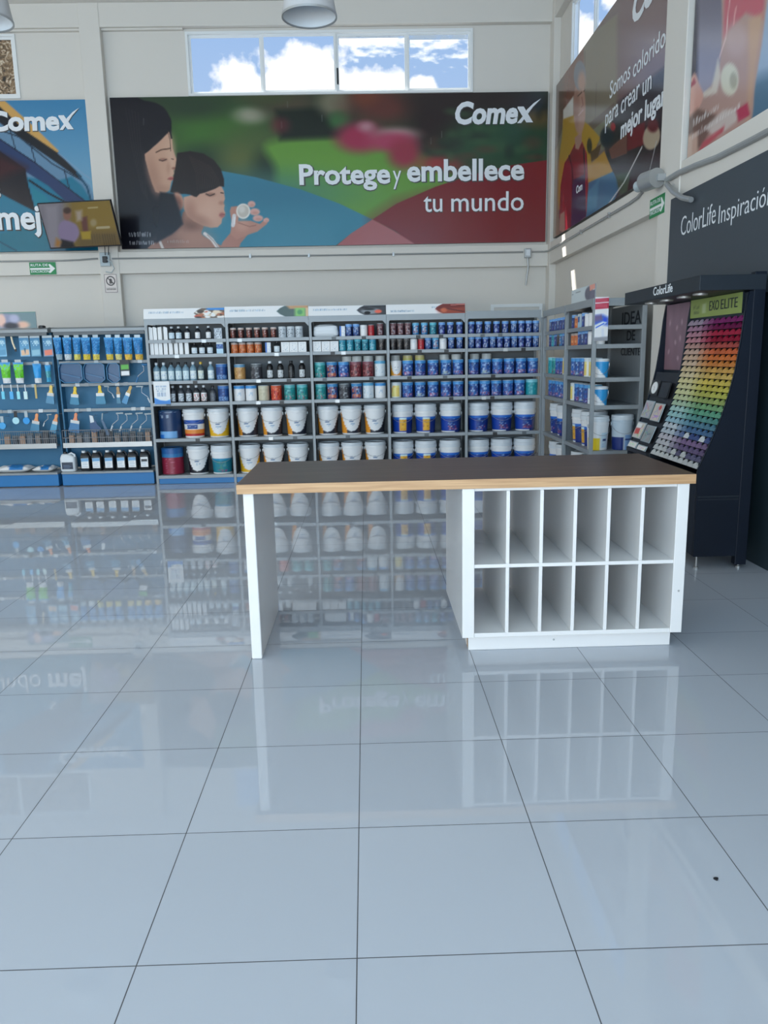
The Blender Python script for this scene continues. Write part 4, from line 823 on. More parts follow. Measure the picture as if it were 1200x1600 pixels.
# goods by bay and shelf: (kind, photographed column)
R = {}
ct, c2 = 'carton_tall', 'carton_tall2'
R[0, 5] = [(ct, 234), (ct, 242), (c2, 251), (ct, 259.5), ('bot_spray', 268.5), ('bot_spray', 279.5), ('bot_dark', 293), ('bot_dark', 309), ('bot_dark', 326), ('box_grey', 341.5)]
R[0, 4] = [(c2, 235.5), (c2, 243.5), (ct, 252), (c2, 260), (ct, 268), (ct, 276), (ct, 284), (c2, 292.5), ('bot_small', 304), ('bot_small', 316), ('bot_small', 328.5), ('box_blue', 344.5)]
R[0, 3] = [('bot_clear2', 241.5), ('bot_clear2', 251.5), ('bot_clear', 263), ('bot_clear', 274), ('bot_clear', 284.5), ('bot_clear2', 298), ('bot_clear3', 314.5), ('bot_clear2', 330), ('gal_navy', 347)]
R[0, 2] = [('bot_grey', 270.5), ('bot_grey', 283.5), ('bot_grey', 295.5), ('bot_red', 307.5), ('bot_red', 319), ('bot_smoke', 333), ('gal_navy', 350)]
R[0, 1] = [('drum_navy', 265), ('pail_stripe', 304.5), ('pail_yellow', 343)]; R[0, 0] = [('drum_red', 270), ('pail_black', 311), ('pail_teal', 348)]
R[1, 5] = [('lit_amber', 362), ('lit_amber', 376.5), ('lit_amber', 389.3), ('lit_amber', 401.5), ('lit_amber', 414.2), ('lit_amber', 427.5), ('lit_grey', 441.5), ('lit_grey', 454), ('lit_grey', 467.4)]
R[1, 4] = [('lit_orange', 364.7), ('lit_orange', 376.8), ('lit_orange', 389.3), ('lit_orange', 403.3), ('box_whiteblue', 419), ('bot_small', 432.8), ('box_white', 446), ('box_white', 459.5), ('box_white', 472.8)]
R[1, 3] = [('gal_tan', 375), ('gal_dark', 401), ('bot_blacklab', 422), ('bot_blacklab', 438.4), ('bot_black', 455.3), ('bot_blacklab', 472.2)]
R[1, 2] = [('gal_white', 373), ('gal_white', 392.4), ('gal_beige', 412.5), ('gal_red', 432), ('gal_teal', 453), ('gal_teal', 472.5)]
R[1, 1] = [('pail_orange', 387.6), ('pail_orange', 426.3), ('pail_orange', 464.2)]; R[1, 0] = [('pail_yellow', 390.8), ('pail_orange', 428.7), ('pail_orange', 466.6)]
R[2, 5] = [('sack', 501.5), ('box_whiteblue', 526), ('lit_blue1', 539), ('lit_blue1', 553), ('lit_white', 566.5), ('lit_red', 580), ('lit_misc0', 594)]
R[2, 4] = [('box_white', 489.5), ('box_white', 502.6), ('box_white', 516), ('lit_teal', 529), ('lit_teal', 541), ('lit_misc2', 555.5), ('lit_misc2', 569), ('lit_teal', 582), ('lit_dark', 596)]
R[2, 3] = [('gal_teal', 493), ('gal_redblue', 512), ('gal_blue0', 534.5), ('gal_maroon', 552.5), ('gal_maroon', 572), ('gal_silver', 592.5)]
R[2, 2] = [('gal_teal', 496), ('gal_redblue', 515.5), ('gal_dark', 534), ('gal_redblue', 553), ('gal_silver', 574.6), ('gal_white', 594.5)]
R[2, 1] = [('pail_orange', 509.4), ('pail_orange', 547.6), ('pail_orange', 585.9)]; R[2, 0] = [('pail_orange', 510.5), ('pail_orange', 550), ('pail_orange', 587)]
R[3, 5] = [('lit_misc0', 612.5), ('lit_misc0', 624), ('lit_misc0', 636.8), ('lit_misc1', 649.5), ('lit_misc1', 663), ('lit_misc2', 676.5), ('lit_blue0', 690.4), ('lit_blue2', 703.5), ('lit_blue0', 717.9)]
R[3, 4] = [('lit_dark', 612.5), ('lit_dark', 623), ('lit_dark', 633), ('lit_white', 643.5), ('lit_red', 654.5), ('lit_blue1', 666), ('lit_misc1', 678.2), ('lit_white', 692.2), ('lit_blue1', 705), ('lit_blue1', 718)]
R[3, 3] = [('gal_swoosh', 617), ('gal_blue0', 636.5), ('gal_blue1', 656.5), ('gal_blue2', 676.5), ('gal_blue3', 696.8), ('gal_blue4', 716)]
R[3, 2] = [('gal_yellow', 616.5), ('gal_blue5', 636.5), ('gal_blue3', 656.5), ('gal_blue0', 676.5), ('gal_blue2', 696.8), ('gal_blue1', 716)]
R[3, 1] = [('pail_bluegold0', 625), ('pail_bluegold1', 663), ('pail_blue0', 704)]; R[3, 0] = [('pail_bluegold0', 626.5), ('pail_bluegold1', 664), ('pail_blue1', 703)]
R[4, 5] = [('lit_blue%d' % (k*2 % 3), 735+13.55*k) for k in range(9)]
R[4, 4] = [('lit_blue%d' % ((k*5+1) % 3), 735+12.0*k) for k in range(10)]
R[4, 3] = [('gal_blue%d' % k, x) for k, x in zip((1, 3, 5, 2, 0, 4), (739.5, 759, 779, 798.5, 818.4, 838))]
R[4, 2] = [('gal_blue%d' % k, x) for k, x in zip((2, 4, 1, 5, 0), (739, 758, 778, 798, 818.4))]+[('gal_green', 839)]
R[4, 1] = [('pail_blue2', 746), ('pail_blue0', 783.5), ('pail_blue1', 824)]; R[4, 0] = [('pail_blue1', 747), ('pail_blue2', 783), ('pail_blue0', 821)]
YOFF = {0: .185, 1: .185, 2: .10, 3: .10, 4: .075, 5: .075}
def RAD(key): return max(abs(v.co.x) for p_ in KIND[key] for v in p_[1].vertices)*1.01+.002
GRP = {'pail': 'pails on the grey bays', 'drum': 'pails on the grey bays', 'can': 'cans on the grey bays', 'bottle': 'bottles on the grey bays', 'carton': 'cartons on the grey bays', 'box': 'cartons on the grey bays', 'sack': None}
for (i, k), row in R.items():
    z = SH[k]; y = YF+YOFF[k]
    xs = []
    for key, px in row:
        X = at(px, 600, Y=y)[0]
        for _ in range(3): X += (px-proj(np.array([[X, y, z+.08]]))[0][0])*y/FPX      # read at shelf height
        xs.append(X)
    rs = [RAD(key) for key, _ in row]
    for _ in range(400):                                           # no two goods inside one another
        for q in range(len(xs)-1):
            gap = rs[q]+rs[q+1]-(xs[q+1]-xs[q])
            if gap > 0: xs[q] -= gap/2; xs[q+1] += gap/2
        xs = [min(max(X, BAYX[i]+.0225+r_), BAYX[i+1]-.0225-r_) for X, r_ in zip(xs, rs)]
    for n, (key, px) in enumerate(row):
        look, name, cat = LOOK[key]
        place(key, name, (xs[n], y+(.05 if key == 'sack' else 0), z+.0005), '%s, %s from left, %s, %s' % (look, ORD[n], SHN[k], BAY[i]), cat, GRP[cat])
# white rolls, jars and packs lying behind the front row of cans
def f_jar(c, a, s, v, fr): c[:] = (214, 216, 210); c[v > .86] = (206, 208, 204)
def f_jary(c, a, s, v, fr): c[:] = (226, 206, 120); c[v > .86] = (214, 200, 140)
mk_can('jar_white', .128, .262, f_jar); mk_can('jar_yellow', .128, .262, f_jary)
LOOK['jar_white'] = ('tall white tub', 'plastic_tub', 'tub'); LOOK['jar_yellow'] = ('tall pale yellow tub', 'plastic_tub', 'tub')
for i, xs in ((2, [('jar_white', 542), ('jar_white', 558), ('jar_white', 575.5), ('jar_white', 597)][:]), (3, [('jar_white', 617), ('jar_yellow', 637), ('jar_yellow', 656), ('jar_white', 694), ('jar_white', 717)]), (4, [('jar_white', 741), ('jar_white', 760)])):
    for n, (key, px) in enumerate(xs):
        y = YF+.31; X = at(px, 570, Y=y)[0]; X = min(max(X, BAYX[i]+.1), BAYX[i+1]-.1); look, name, cat = LOOK[key]
        place(key, name, (X, y, SH[3]+.0005), '%s, %s from left in the row behind cans, %s' % (look, ORD[n], BAY[i]), cat, 'white tubs behind the cans')
# price card hanging on the leftmost bay
pc = Picture((-2.745, YF-.0205, 1.055), (.205, 0, 0), (0, 0, .29), 40, 52).uv(); pc.fill((214, 224, 232)); r = random.Random(4)
for yy, x0, x1, w in ((22, 14, 84, 3), (33, 18, 78, 3), (42, 20, 78, 2), (57, 22, 76, 8)):
    x = x0
    while x < x1: pc.line([(x, yy-w), (x, yy+w)], 2, (70, 96, 130), .85); x += r.uniform(3, 6)
pc.poly([(0, 72), (30, 82), (70, 86), (100, 80), (100, 101), (0, 101)], (64, 130, 190), 2); pc.poly([(0, 70), (40, 84), (100, 88), (100, 101), (0, 101)], (44, 104, 172), 2, .7)
T = Thing('price_card', (-2.64, YF-.01, 1.055), 'white price card with blue wave at the left end of leftmost grey bay', 'card')
pc.part(T, 'printed_sheet', PAPER); T.part('card_backing', B(-2.745, -2.54, YF-.020, YF-.0105, 1.055, 1.345), PLW)

# ================================================================== side run along the right wall
SX, SXB = 2.30, 2.82
YS = [7.97, 9.07, 10.20]
SLB = ['grey side shelf bay nearest the colour display, its near end open', 'grey side shelf bay in the corner, joining the back bays']
for i in range(2):
    y0, y1 = YS[i], YS[i+1]
    T = Thing('shelf_bay', (SX+.26, (y0+y1)/2, 0), SLB[i], 'shelving', 'grey shelf bays on the right wall')
    for q, yy in enumerate([y0] if i == 0 else [y0, y1-.04]):
        T.part('upright', B(SX-.02, SX+.02, yy-(.02 if i == 0 or q == 0 else 0), yy+.02, 0, 2.06), GREY, bevel=.003); T.part('upright', B(SXB-.045, SXB+.002, yy-.02, yy+.02, 0, 2.10), GREY, bevel=.003)
    T.part('back_panel', B(SXB-.016, SXB-.004, y0+.021, y1-.021, .05, 2.08), GREY)
    if i == 1: T.part('end_panel', B(SX+.022, SXB-.046, y0-.006, y0+.006, .1, 2.06), DGREY)
    rp = [(y1-.021, 2.13), (y1-.021, 2.02), (y1-.06, 2.055), (y0+.06, 2.055), (y0+.021, 2.02), (y0+.021, 2.13)] if i else [(y1-.021, 2.13), (y1-.021, 2.02), (y1-.06, 2.055), (y0+.05, 2.055), (y0+.021, 2.02), (y0-.02, 2.06), (y0-.02, 2.13)]
    T.part('top_rail', MB().prism(rp, SX-.024, SX-.012, 'X'), GREY)
    if i == 0: T.part('top_rail', B(SX-.01, SXB, y0-.026, y0-.014, 2.055, 2.13), GREY)
    T.part('top_board', B(SX-.01, SXB, y0-.013, y1-.021, 2.10, 2.125), GREY)
    for k, z in enumerate(SH):
        s_ = MB(); s_.box(SX+.002, SXB-.018, y0+.021-(.035 if i == 0 else 0), y1-.022, z-.018, z).box(SX-.006, SX+.002, y0+.021, y1-.022, z-.04, z+.002)
        if i == 0: s_.box(SX+.02, SXB-.046, y0-.024, y0-.014, z-.04, z+.002)
        T.part('shelf', s_, GREY)
    T.part('kick_plate', B(SX+.006, SX+.018, y0+.021, y1-.022, .004, .076), BLUE)
    if i == 0:
        hb = B(SX-.008, SX+.002, 7.96, 8.86, 2.128, 2.275); T.part('header_board', hb, mat('grey_header_film', (.32, .34, .35), .35))
        pz = Picture((SX-.0095, 8.86, 2.13), (0, -.90, 0), (0, 0, .144), 90, 16).uv(); pz.fill((170, 178, 180)); pz.line([(4, 30), (46, 22)], 4, (96, 104, 110)); pz.ell(76, 55, 16, 48, (86, 84, 96), .2); pz.poly([(78, 0), (101, 0), (101, 34), (80, 40)], (196, 132, 116), 2); pz.poly([(84, 40), (101, 40), (101, 101), (80, 101)], (96, 92, 108), 2); pz.part(T, 'header_print', PAPER)
        # cut vinyl letters stuck inside on the back panel
        for txt, yl, z, hh, w in (('IDEA', 8.66, 1.885, .13, .60), ('DE', 8.48, 1.72, .10, .26), ('CLIENTE', 8.66, 1.565, .075, .62)):
            lettering(T, 'lettering', txt, (SXB-.017, yl, z), (0, -1, 0), (0, 0, 1), w, hh, LETB, .01)
# goods on the side run: rows run away from the camera, first = nearest
SROW = {}
SROW[0, 5] = ['lit_white', 'lit_white', 'lit_white', 'lit_white', 'lit_blue2', 'box_blue', 'lit_orange', 'lit_blue0']
SROW[0, 4] = ['lit_white', 'lit_white', 'lit_white', 'lit_blue0', 'lit_blue1', 'lit_blue2', 'lit_orange', 'lit_orange']
SROW[0, 3] = ['can_tealdiag', 'gal_yellow', 'gal_yellow', 'gal_blue5', 'gal_blue3', 'gal_blue0']
SROW[0, 2] = ['can_tealdiag', 'gal_silver', 'gal_blue1', 'gal_blue3', 'gal_blue4', 'gal_yellow']
SROW[0, 1] = ['pail_gold', 'pail_bluegold0', 'pail_bluegold1']; SROW[0, 0] = ['pail_blue0', 'pail_black', 'pail_blue1']
SROW[1, 5] = ['lit_blue%d' % (k % 3) for k in range(8)]; SROW[1, 4] = ['lit_teal', 'lit_dark', 'lit_blue1', 'lit_misc1', 'lit_dark', 'lit_blue2', 'lit_teal', 'lit_blue0']
SROW[1, 3] = ['gal_yellow', 'gal_yellow', 'gal_blue1', 'gal_blue4', 'gal_teal', 'gal_green']; SROW[1, 2] = ['gal_blue3', 'gal_blue0', 'gal_blue2', 'gal_blue5', 'gal_blue1', 'gal_blue4']
SROW[1, 1] = ['pail_blue0', 'pail_blue1', 'pail_blue2']; SROW[1, 0] = ['pail_blue2', 'pail_black', 'pail_blue0']
SB_ = ['near side bay', 'corner side bay']
for (i, k), row in SROW.items():
    n = len(row); r_ = {0: .155, 1: .155}.get(k, .08 if k in (2, 3) else .05)
    xo = SX+{0: .185, 1: .185}.get(k, .105 if k in (2, 3) else .08)
    a, b_ = YS[i]+r_+.03-(.02 if i == 0 else 0), YS[i+1]-r_-.03-(.04 if i else 0)
    for q, key in enumerate(row):
        y = a+(b_-a)*q/(n-1); xo_ = xo-(.068 if key == 'pail_gold' else 0); look, name, cat = LOOK[key]
        place(key, name, (xo_, y, SH[k]+.0005), '%s, %s from near end, %s, %s' % (look, ORD[q], SHN[k], SB_[i]), cat, 'goods on the right side bays', -PI/2 if key not in ('can_tealdiag', 'pail_gold') else (-.3 if key == 'can_tealdiag' else .2))
place('pail_grey', 'paint_pail', (2.664, 8.105, SH[1]+.0005), LOOK['pail_grey'][0]+' standing behind the yellow-block pail, near side bay', 'pail', 'goods on the right side bays', -.1)
# hanging promotional card at the open end
p = Picture((2.288, 7.925, 1.715), (.135, 0, 0), (0, 0, .425), 34, 84).uv(); p.fill((206, 208, 214)); p.poly([(0, 4), (101, 2), (101, 26), (0, 28)], (158, 40, 62), 1); p.line([(0, 14), (101, 12)], 2.5, (206, 180, 186))
rr = random.Random(8)
for yy in (8, 20):
    for q in range(9): p.line([(12+q*9, yy-3), (13+q*9, yy+3)], 3, (206, 120, 132), .8)
p.poly([(0, 42), (60, 40), (101, 46), (101, 66), (30, 62), (0, 74)], (66, 92, 170), 4); p.poly([(0, 42), (50, 40), (56, 52), (0, 56)], (96, 84, 120), 4); p.ell(76, 52, 12, 5, (40, 74, 190), .4); p.poly([(0, 64), (60, 56), (90, 58), (0, 76)], (206, 220, 240), 2); p.line([(8, 70), (70, 60)], 3, (40, 90, 190)); p.poly([(20, 74), (40, 70), (44, 92), (24, 92)], (226, 226, 222), 3); p.poly([(50, 72), (70, 70), (76, 90), (56, 92)], (186, 190, 200), 3); p.poly([(0, 92), (101, 90), (101, 101), (0, 101)], (128, 130, 136), 2)
T = Thing('hanging_card', (2.355, 7.925, 1.715), 'tall white promotional card with red top hanging at the open end of side shelving', 'card')
p.part(T, 'printed_sheet', PAPER); T.part('card_backing', B(2.288, 2.423, 7.9255, 7.929, 1.715, 2.14), PLW); T.part('clip', B(2.33, 2.37, 7.9295, 7.9425, 2.07, 2.1), BLK)

# ================================================================== blue tool racks on the left
RX = [(-4.045, -2.835), (-5.30, -4.09)]
RL = ['blue tool rack right beside the leftmost grey bay', 'blue tool rack at the far left edge of the view']
RZ = [1.605, 1.315, .985]
RACK = []
for i, (x0, x1) in enumerate(RX):
    T = Thing('tool_rack', ((x0+x1)/2, YF+.2, 0), RL[i], 'rack', 'blue tool racks'); RACK.append(T)
    T.part('back_panel', B(x0+.02, x1-.02, YK-.08, YK-.06, .21, 2.0), PEG)
    T.part('side_panel', B(x0, x0+.02, YF+.24, YK-.03, 0, 2.0), PEG); T.part('side_panel', B(x1-.02, x1, YF+.24, YK-.03, 0, 2.0), PEG)
    T.part('canopy', MB().prism([(YF+.14, 1.995), (YF+.14, 2.035), (YF+.2, 2.055), (YK-.03, 2.055), (YK-.03, 1.995)], x0, x1, 'X'), GREY, bevel=.004)
    T.part('canopy_fascia', B(x0+.02, x1-.02, YF+.15, YF+.16, 1.955, 1.995), DGREY)
    T.part('base', B(x0, x1-.005, YF+.02, YK-.03, .012, .165), BLUE, bevel=.004); T.part('base_shelf', B(x0, x1-.005, YF, YK-.03, .165, .19), GREY, bevel=.003)
    T.part('base_foot', B(x0+.03, x1-.03, YF+.05, YK-.05, 0, .012), BLK)
    for k, z in enumerate(RZ):
        rl = T.part('hook_rail', B(x0+.021, x1-.021, YF+.245, YF+.255, z-.018, z+.018), GREY, label='grey price rail')
        br = MB()
        for xx in (x0+.12, (x0+x1)/2, x1-.12): br.box(xx-.006, xx+.006, YF+.255, YK-.08, z-.005, z+.005)
        T.part('rail_arm', br, STEEL)
        r = random.Random(i*7+k)
        for _ in range(4): xx = r.uniform(x0+.1, x1-.1); T.part('price_tag', B(xx-.028, xx+.028, YF+.239, YF+.245, z-.02, z+.024), r.choice([PLW, PLC, PLC, GREY]), rl)
    bk = MB(); zb = .53
    for z in (zb, zb+.10, zb+.20): bk.tube([(x0+.02, YF+.36, z), (x0+.02, YF+.12, z), (x1-.02, YF+.12, z), (x1-.02, YF+.36, z)], .0045, 5)
    for q in range(44):
        xx = x0+.02+(x1-x0-.04)*q/43; bk.tube([(xx, YF+.12, zb+.2), (xx, YF+.12, zb), (xx, YF+.36, zb)], .0028, 4)
    bk.box(x0+.021, x1-.021, YF+.118, YK-.08, zb-.006, zb-.001)
    T.part('wire_basket', bk, WIRE, label='zinc wire basket')
    bb = B(x0+.021, x1-.021, YF+.105, YF+.113, zb-.03, zb+.035); T.part('basket_price_rail', bb, STEEL)
YH = YF+.17
def hook(rack, x, z, back=.009):
    rack.part('hook', MB().tube([(x, YK-.08, z), (x, YH+back+.0033, z)], .003, 5), WIRE)
def rk(px, py, y=YH): q = at(px, py, Y=y); return float(q[0]), float(q[2])
def hang(name, label, cat, grp, parts, x, z, rack, hk=True):
    T = Thing(name, (x, YH, z), label, cat, grp)
    for pn, mb, m_, kw in parts: T.part(pn, mb, m_, **kw)
    if hk: hook(RACK[rack], x, kw_z[0])
    return T
kw_z = [0]
def bag(x, ztop, h, w, seed, c0, c1, label, name='hanging_pouch', cat='pouch', grp='blister pouches on the blue racks', rack=0, lean=.0, mid=None):
    """soft printed pouch: pillow-shaped, with a flat header and a hook hole"""
    r = random.Random(seed); nu, nv = 12, 26; mb = MB(); cols = []
    for side in (-1, 1):
        for j in range(nv+1):
            v = j/nv
            for i in range(nu+1):
                u = i/nu-.5; wv = w*(1-.28*(1-v)) if True else w
                puff = .030*(1-(2*u)**2)*max(0, 1-((v-.42)/.55)**2)**.6
                mb.v.append((x+u*wv+lean*(1-v), YH+.002*side+side*puff+.004*math.sin(9*u+seed+v*12)*(1-v), ztop-h+v*h))
                cc = np.array(c0, float)
                if v < .24: cc = np.array(c1)*(.8+.3*r.random())
                elif mid and v < .62: cc = np.array(mid)*(.85+.3*r.random())
                elif r.random() < .22: cc = np.array((60, 138, 186))
                if v > .9: cc = np.array((60, 130, 180))
                cols.append(cc)
    k = (nu+1)*(nv+1)
    for s_ in (0, 1):
        for j in range(nv):
            for i in range(nu):
                q = s_*k+j*(nu+1)+i; f = (q, q+1, q+nu+2, q+nu+1); mb.f.append(f if s_ == 0 else f[::-1])
    T = Thing(name, (x, YH, ztop-h), label, cat, grp)
    T.part('pouch', mb, PRINT, smooth=True, cols=np.clip(lin(np.clip(cols, 0, 255))*GAIN, 0, .8))
    T.part('header_card', B(x-w*.3, x+w*.3, YH-.003, YH+.003, ztop-.004, ztop+.034), PLC)
    hook(RACK[rack], x, ztop+.022, .003)
for n, (px, ww) in enumerate([(88, .115), (103.5, .125), (118.5, .115), (132.5, .13), (148.5, .125), (168.5, .13), (183, .12), (198, .135), (214, .14)]):
    x, z = rk(px, 521); bag(x, z-.05, .285, ww*.90, n, (24, 96, 150), [(130, 150, 160), (176, 186, 190), (196, 180, 90), (206, 170, 60), (200, 176, 80), (200, 166, 60), (190, 178, 110), (210, 160, 60), (206, 160, 70)][n],
        'blue roller-cover pouch, %s from left in the top row of right blue rack' % ORD[n], lean=[-.01, .005, .01, 0, .012, 0, .005, 0, -.006][n]*-1)
x, z = rk(57, 568); bag(x, z, .25, .11, 21, (34, 132, 196), (214, 220, 224), 'blue pouch with white foot hanging beside two green pouches, left rack', rack=1)
x, z = rk(74, 570); bag(x, z, .22, .075, 22, (40, 140, 190), (60, 150, 190), 'narrow blue and green pouch, second right of the green pouches, left rack', rack=1, mid=(70, 140, 150))
for n, px in enumerate((7.5, 28)):
    x, z = rk(px, 566); bag(x, z, .27, .135, 30+n, (104, 184, 40), (206, 212, 220), ['bright green pouch with white foot at the left edge of left rack', 'bright green pouch with white foot, second from the left edge'][n], rack=1, mid=(84, 166, 36))
# flat blister cards, top row of the left rack
for n, (px, cols) in enumerate([(0, ((120, 170, 196), (80, 130, 160))), (36.5, ((110, 160, 190), (196, 160, 130))), (53.5, ((84, 134, 160), (120, 160, 176))), (73, ((96, 130, 160), (196, 110, 90)))]):
    x, z = rk(px, 523); z -= .04; w, h = .125, .235; pz = Picture((x-w/2, YH-.006, z-h), (w, 0, 0), (0, 0, h), 20, 40).uv(); pz.vgrad(0, 100, (50, 104, 140), cols[0]); pz.ell(60, 24, 26, 12, (170, 190, 196), .6, .7); pz.poly([(10, 66), (92, 62), (92, 92), (10, 96)], cols[1], 3)
    if n == 1: pz.poly([(40, 55), (62, 55), (52, 90)], (44, 84, 110), 2)
    for q in range(8): pz.ell(14+q*10, 20+10*(q % 3), 4, 3, (180, 206, 216), .5)
    T = Thing('blister_card', (x, YH, z-h), 'flat blister card, %s from left in the top row of left blue rack' % ORD[n], 'card', 'blister cards on the left blue rack')
    pz.part(T, 'printed_card', PAPER); T.part('card_backing', B(x-w/2, x+w/2, YH-.005, YH+.005, z-h, z+.03), PLC); hook(RACK[1], x, z+.02, .005)
def brush(px, py, label, rack, lean=.25, L=.25, w=.075, hc=(30, 110, 160), tip=(206, 166, 40), bris=(44, 110, 140)):
    """paint brush hung by its handle: handle, ferrule and bristles, seen broad side on"""
    x, z = rk(px, py); c, s = math.cos(lean), math.sin(lean)
    def tr(mb): mb.v = [(x+a*c-(d)*s, YH+b_, z+d*c+a*s) for a, b_, d in mb.v]; return mb
    T = Thing('paint_brush', (x, YH, z-L*c), label, 'brush', 'brushes on the blue racks')
    hd = MB().prism([(-.009, 0), (-.020, -.02), (-.017, -.06), (-.030, -.10), (.030, -.10), (.017, -.06), (.020, -.02), (.009, 0)], -.009, .009); T.part('handle', tr(hd), mat('brush_handle', C(*tip), .4))
    T.part('ferrule', tr(MB().box(-w*.48, w*.48, -.011, .011, -.14, -.10)), STEEL)
    T.part('bristles', tr(MB().prism([(-w*.48, -.14), (w*.48, -.14), (w*.62, -L+.01), (w*.5, -L), (-w*.5, -L), (-w*.62, -L+.01)], -.012, .012)), mat('brush_sleeve', C(*bris), .35), label='blue sleeve over the bristles')
    hook(RACK[rack], x-.0*s, z-.004)
brush(117.5, 604, 'brush with yellow handle top, left of two in the third row of right rack', 0, -.12, .235, .10); brush(155.5, 602, 'brush with yellow handle top, second in the third row of right rack', 0, 0, .245, .11)
brush(205, 603, 'steeply leaning brush beside the wire frames, third row of right rack', 0, -.45, .25, .06, tip=(170, 140, 80), bris=(60, 120, 160)); brush(184, 604, 'narrow brush left of the steep one, third row of right rack', 0, 0, .22, .045, tip=(150, 120, 80), bris=(50, 104, 130))
brush(80, 602, 'brush with tan handle at the right end of third row, left rack', 1, -.15, .24, .09, tip=(206, 170, 90), bris=(70, 120, 150))
brush(58, 646, 'brush with orange handle top, fourth row of left rack', 1, -.22, .245, .10, tip=(206, 130, 84), bris=(56, 110, 140)); brush(89, 647, 'brush with orange handle top hanging against the rack divider', 1, -.3, .25, .07, tip=(206, 130, 84), bris=(70, 130, 160))
brush(119, 645, 'wide brush with orange handle top, fourth row of right rack', 0, -.2, .26, .12, tip=(196, 120, 84), bris=(50, 100, 140))
for n, px in enumerate((3.5, 17, 27.5, 39)):
    x, z = rk(px, 602); T = Thing('small_brush', (x, YH, z-.18), 'thin artist brush pack, %s from left in third row of left rack' % ORD[n], 'brush', 'thin brush packs')
    T.part('handle', B(x-.006, x+.006, YH-.005, YH+.005, z-.08, z+.01), PLW); T.part('sleeve', B(x-.02-.006*(n % 2), x+.02, YH-.009, YH+.009, z-.18, z-.08), mat('pale_blue_sleeve', C(*[(96, 176, 222), (70, 150, 206), (130, 190, 214), (176, 206, 222)][n]), .35)); hook(RACK[1], x, z+.002, .005)
x, z = rk(55, 602); T = Thing('putty_stick', (x, YH, z-.17), 'thin yellowish stick hanging in the third row of left rack', 'stick'); T.part('stick', B(x-.012, x+.012, YH-.006, YH+.006, z-.17, z+.01), mat('ochre_wood', C(170, 150, 96), .5)); hook(RACK[1], x, z)
def frame_tool(px, py, label, rack, flip=1, s=1.0, roller=None):
    """wire roller frame: bent wire with a plastic grip"""
    x, z = rk(px, py); f = flip*s; T = Thing('roller_frame', (x, YH, z-.25*s), label, 'roller', 'roller frames on the blue racks')
    T.part('wire', MB().tube([(x, YH, z), (x+.02*f, YH, z-.03*s), (x+.02*f, YH-.01, z-.09*s), (x-.07*f, YH-.01, z-.16*s), (x-.07*f, YH-.01, z-.19*s)], .0042, 6), WIRE)
    T.part('grip', MB().tube([(x-.07*f, YH-.01, z-.175*s), (x-.088*f, YH-.01, z-.22*s), (x-.10*f, YH-.01, z-.25*s)], .012*s, 8), PLW if roller is None else PLB, smooth=True)
    T.part('cage', MB().tube([(x-.005*f, YH, z), (x+.10*f, YH, z+.002)], .012*s, 8), PLC if roller is None else roller, smooth=True); hook(RACK[rack], x, z, .012)
for n, (px, py, fl) in enumerate([(182, 646, 1), (196, 647, 1), (212.5, 646, 1), (226.5, 647, 1)]): frame_tool(px, py, 'bent wire roller frame, %s from left in fourth row of right rack' % ORD[n], 0, fl, .9)
frame_tool(170, 604, 'wire roller frame hanging between brushes, third row of right rack', 0, -1, .6); frame_tool(223, 604, 'wire roller frame at right end of third row, right rack', 0, -1, .85); frame_tool(73.5, 648, 'wire roller frame between two brushes, fourth row of left rack', 1, 1, .6)
frame_tool(222, 570, 'blue roller frame with white grip at the right end of second row', 0, 1, .9, PLB)
TRAYB = mat('tray_blue', (.018, .085, .20), .3)
# paint trays hung on edge, second row
for n, (px, w) in enumerate([(109, .30), (146, .27), (176, .165)]):
    x, z = rk(px, 568); h = .245
    T = Thing('paint_tray', (x, YH, z-h), 'blue plastic paint tray hung on edge, %s from left in second row of right rack' % ORD[n], 'tray', 'paint trays on the right blue rack')
    pl_ = [(-w/2, -.06), (-w/2+.03, 0), (w/2-.03, 0), (w/2, -.03), (w/2, -h+.04), (w/2-.05, -h), (-w/2+.06, -h), (-w/2, -h+.05)]
    T.part('tray_floor', MB().prism([(x+a, z+c) for a, c in pl_], YH+.02, YH+.026), TRAYB)
    rim = MB(); q = [(x+a, YH-.008, z+c) for a, c in pl_]; rim.tube(q+[q[0]], .006, 6); T.part('tray_rim', rim, mat('tray_rim_blue', (.05, .22, .42), .3), smooth=True)
    wl = MB()
    for a, b_ in zip(q, q[1:]+q[:1]): wl.quad(a, b_, (b_[0], YH+.022, b_[2]), (a[0], YH+.022, a[2]))
    T.part('tray_wall', wl, TRAYB); T.part('ridge', MB().prism([(x-w*.42, z-h*.48), (x+w*.40, z-h*.72), (x+w*.40, z-h*.80), (x-w*.42, z-h*.56)], YH+.004, YH+.021), mat('tray_ridge_blue', (.03, .13, .28), .3))
    hook(RACK[0], x, z-.06, .026)
x, z = rk(194.5, 566); T = Thing('blister_card', (x, YH, z-.175), 'black, green and white blister card in the second row of right rack', 'card'); pz = Picture((x-.06, YH-.006, z-.175), (.12, 0, 0), (0, 0, .175), 16, 24).uv(); pz.fill((30, 34, 38)); pz.poly([(8, 18), (92, 16), (92, 52), (8, 54)], (80, 150, 60), 4); pz.poly([(6, 66), (94, 64), (94, 96), (6, 97)], (220, 224, 226), 2); pz.part(T, 'printed_card', PAPER); T.part('card_backing', B(x-.06, x+.06, YH-.005, YH+.005, z-.175, z+.03), BLK); hook(RACK[0], x, z+.02, .005)
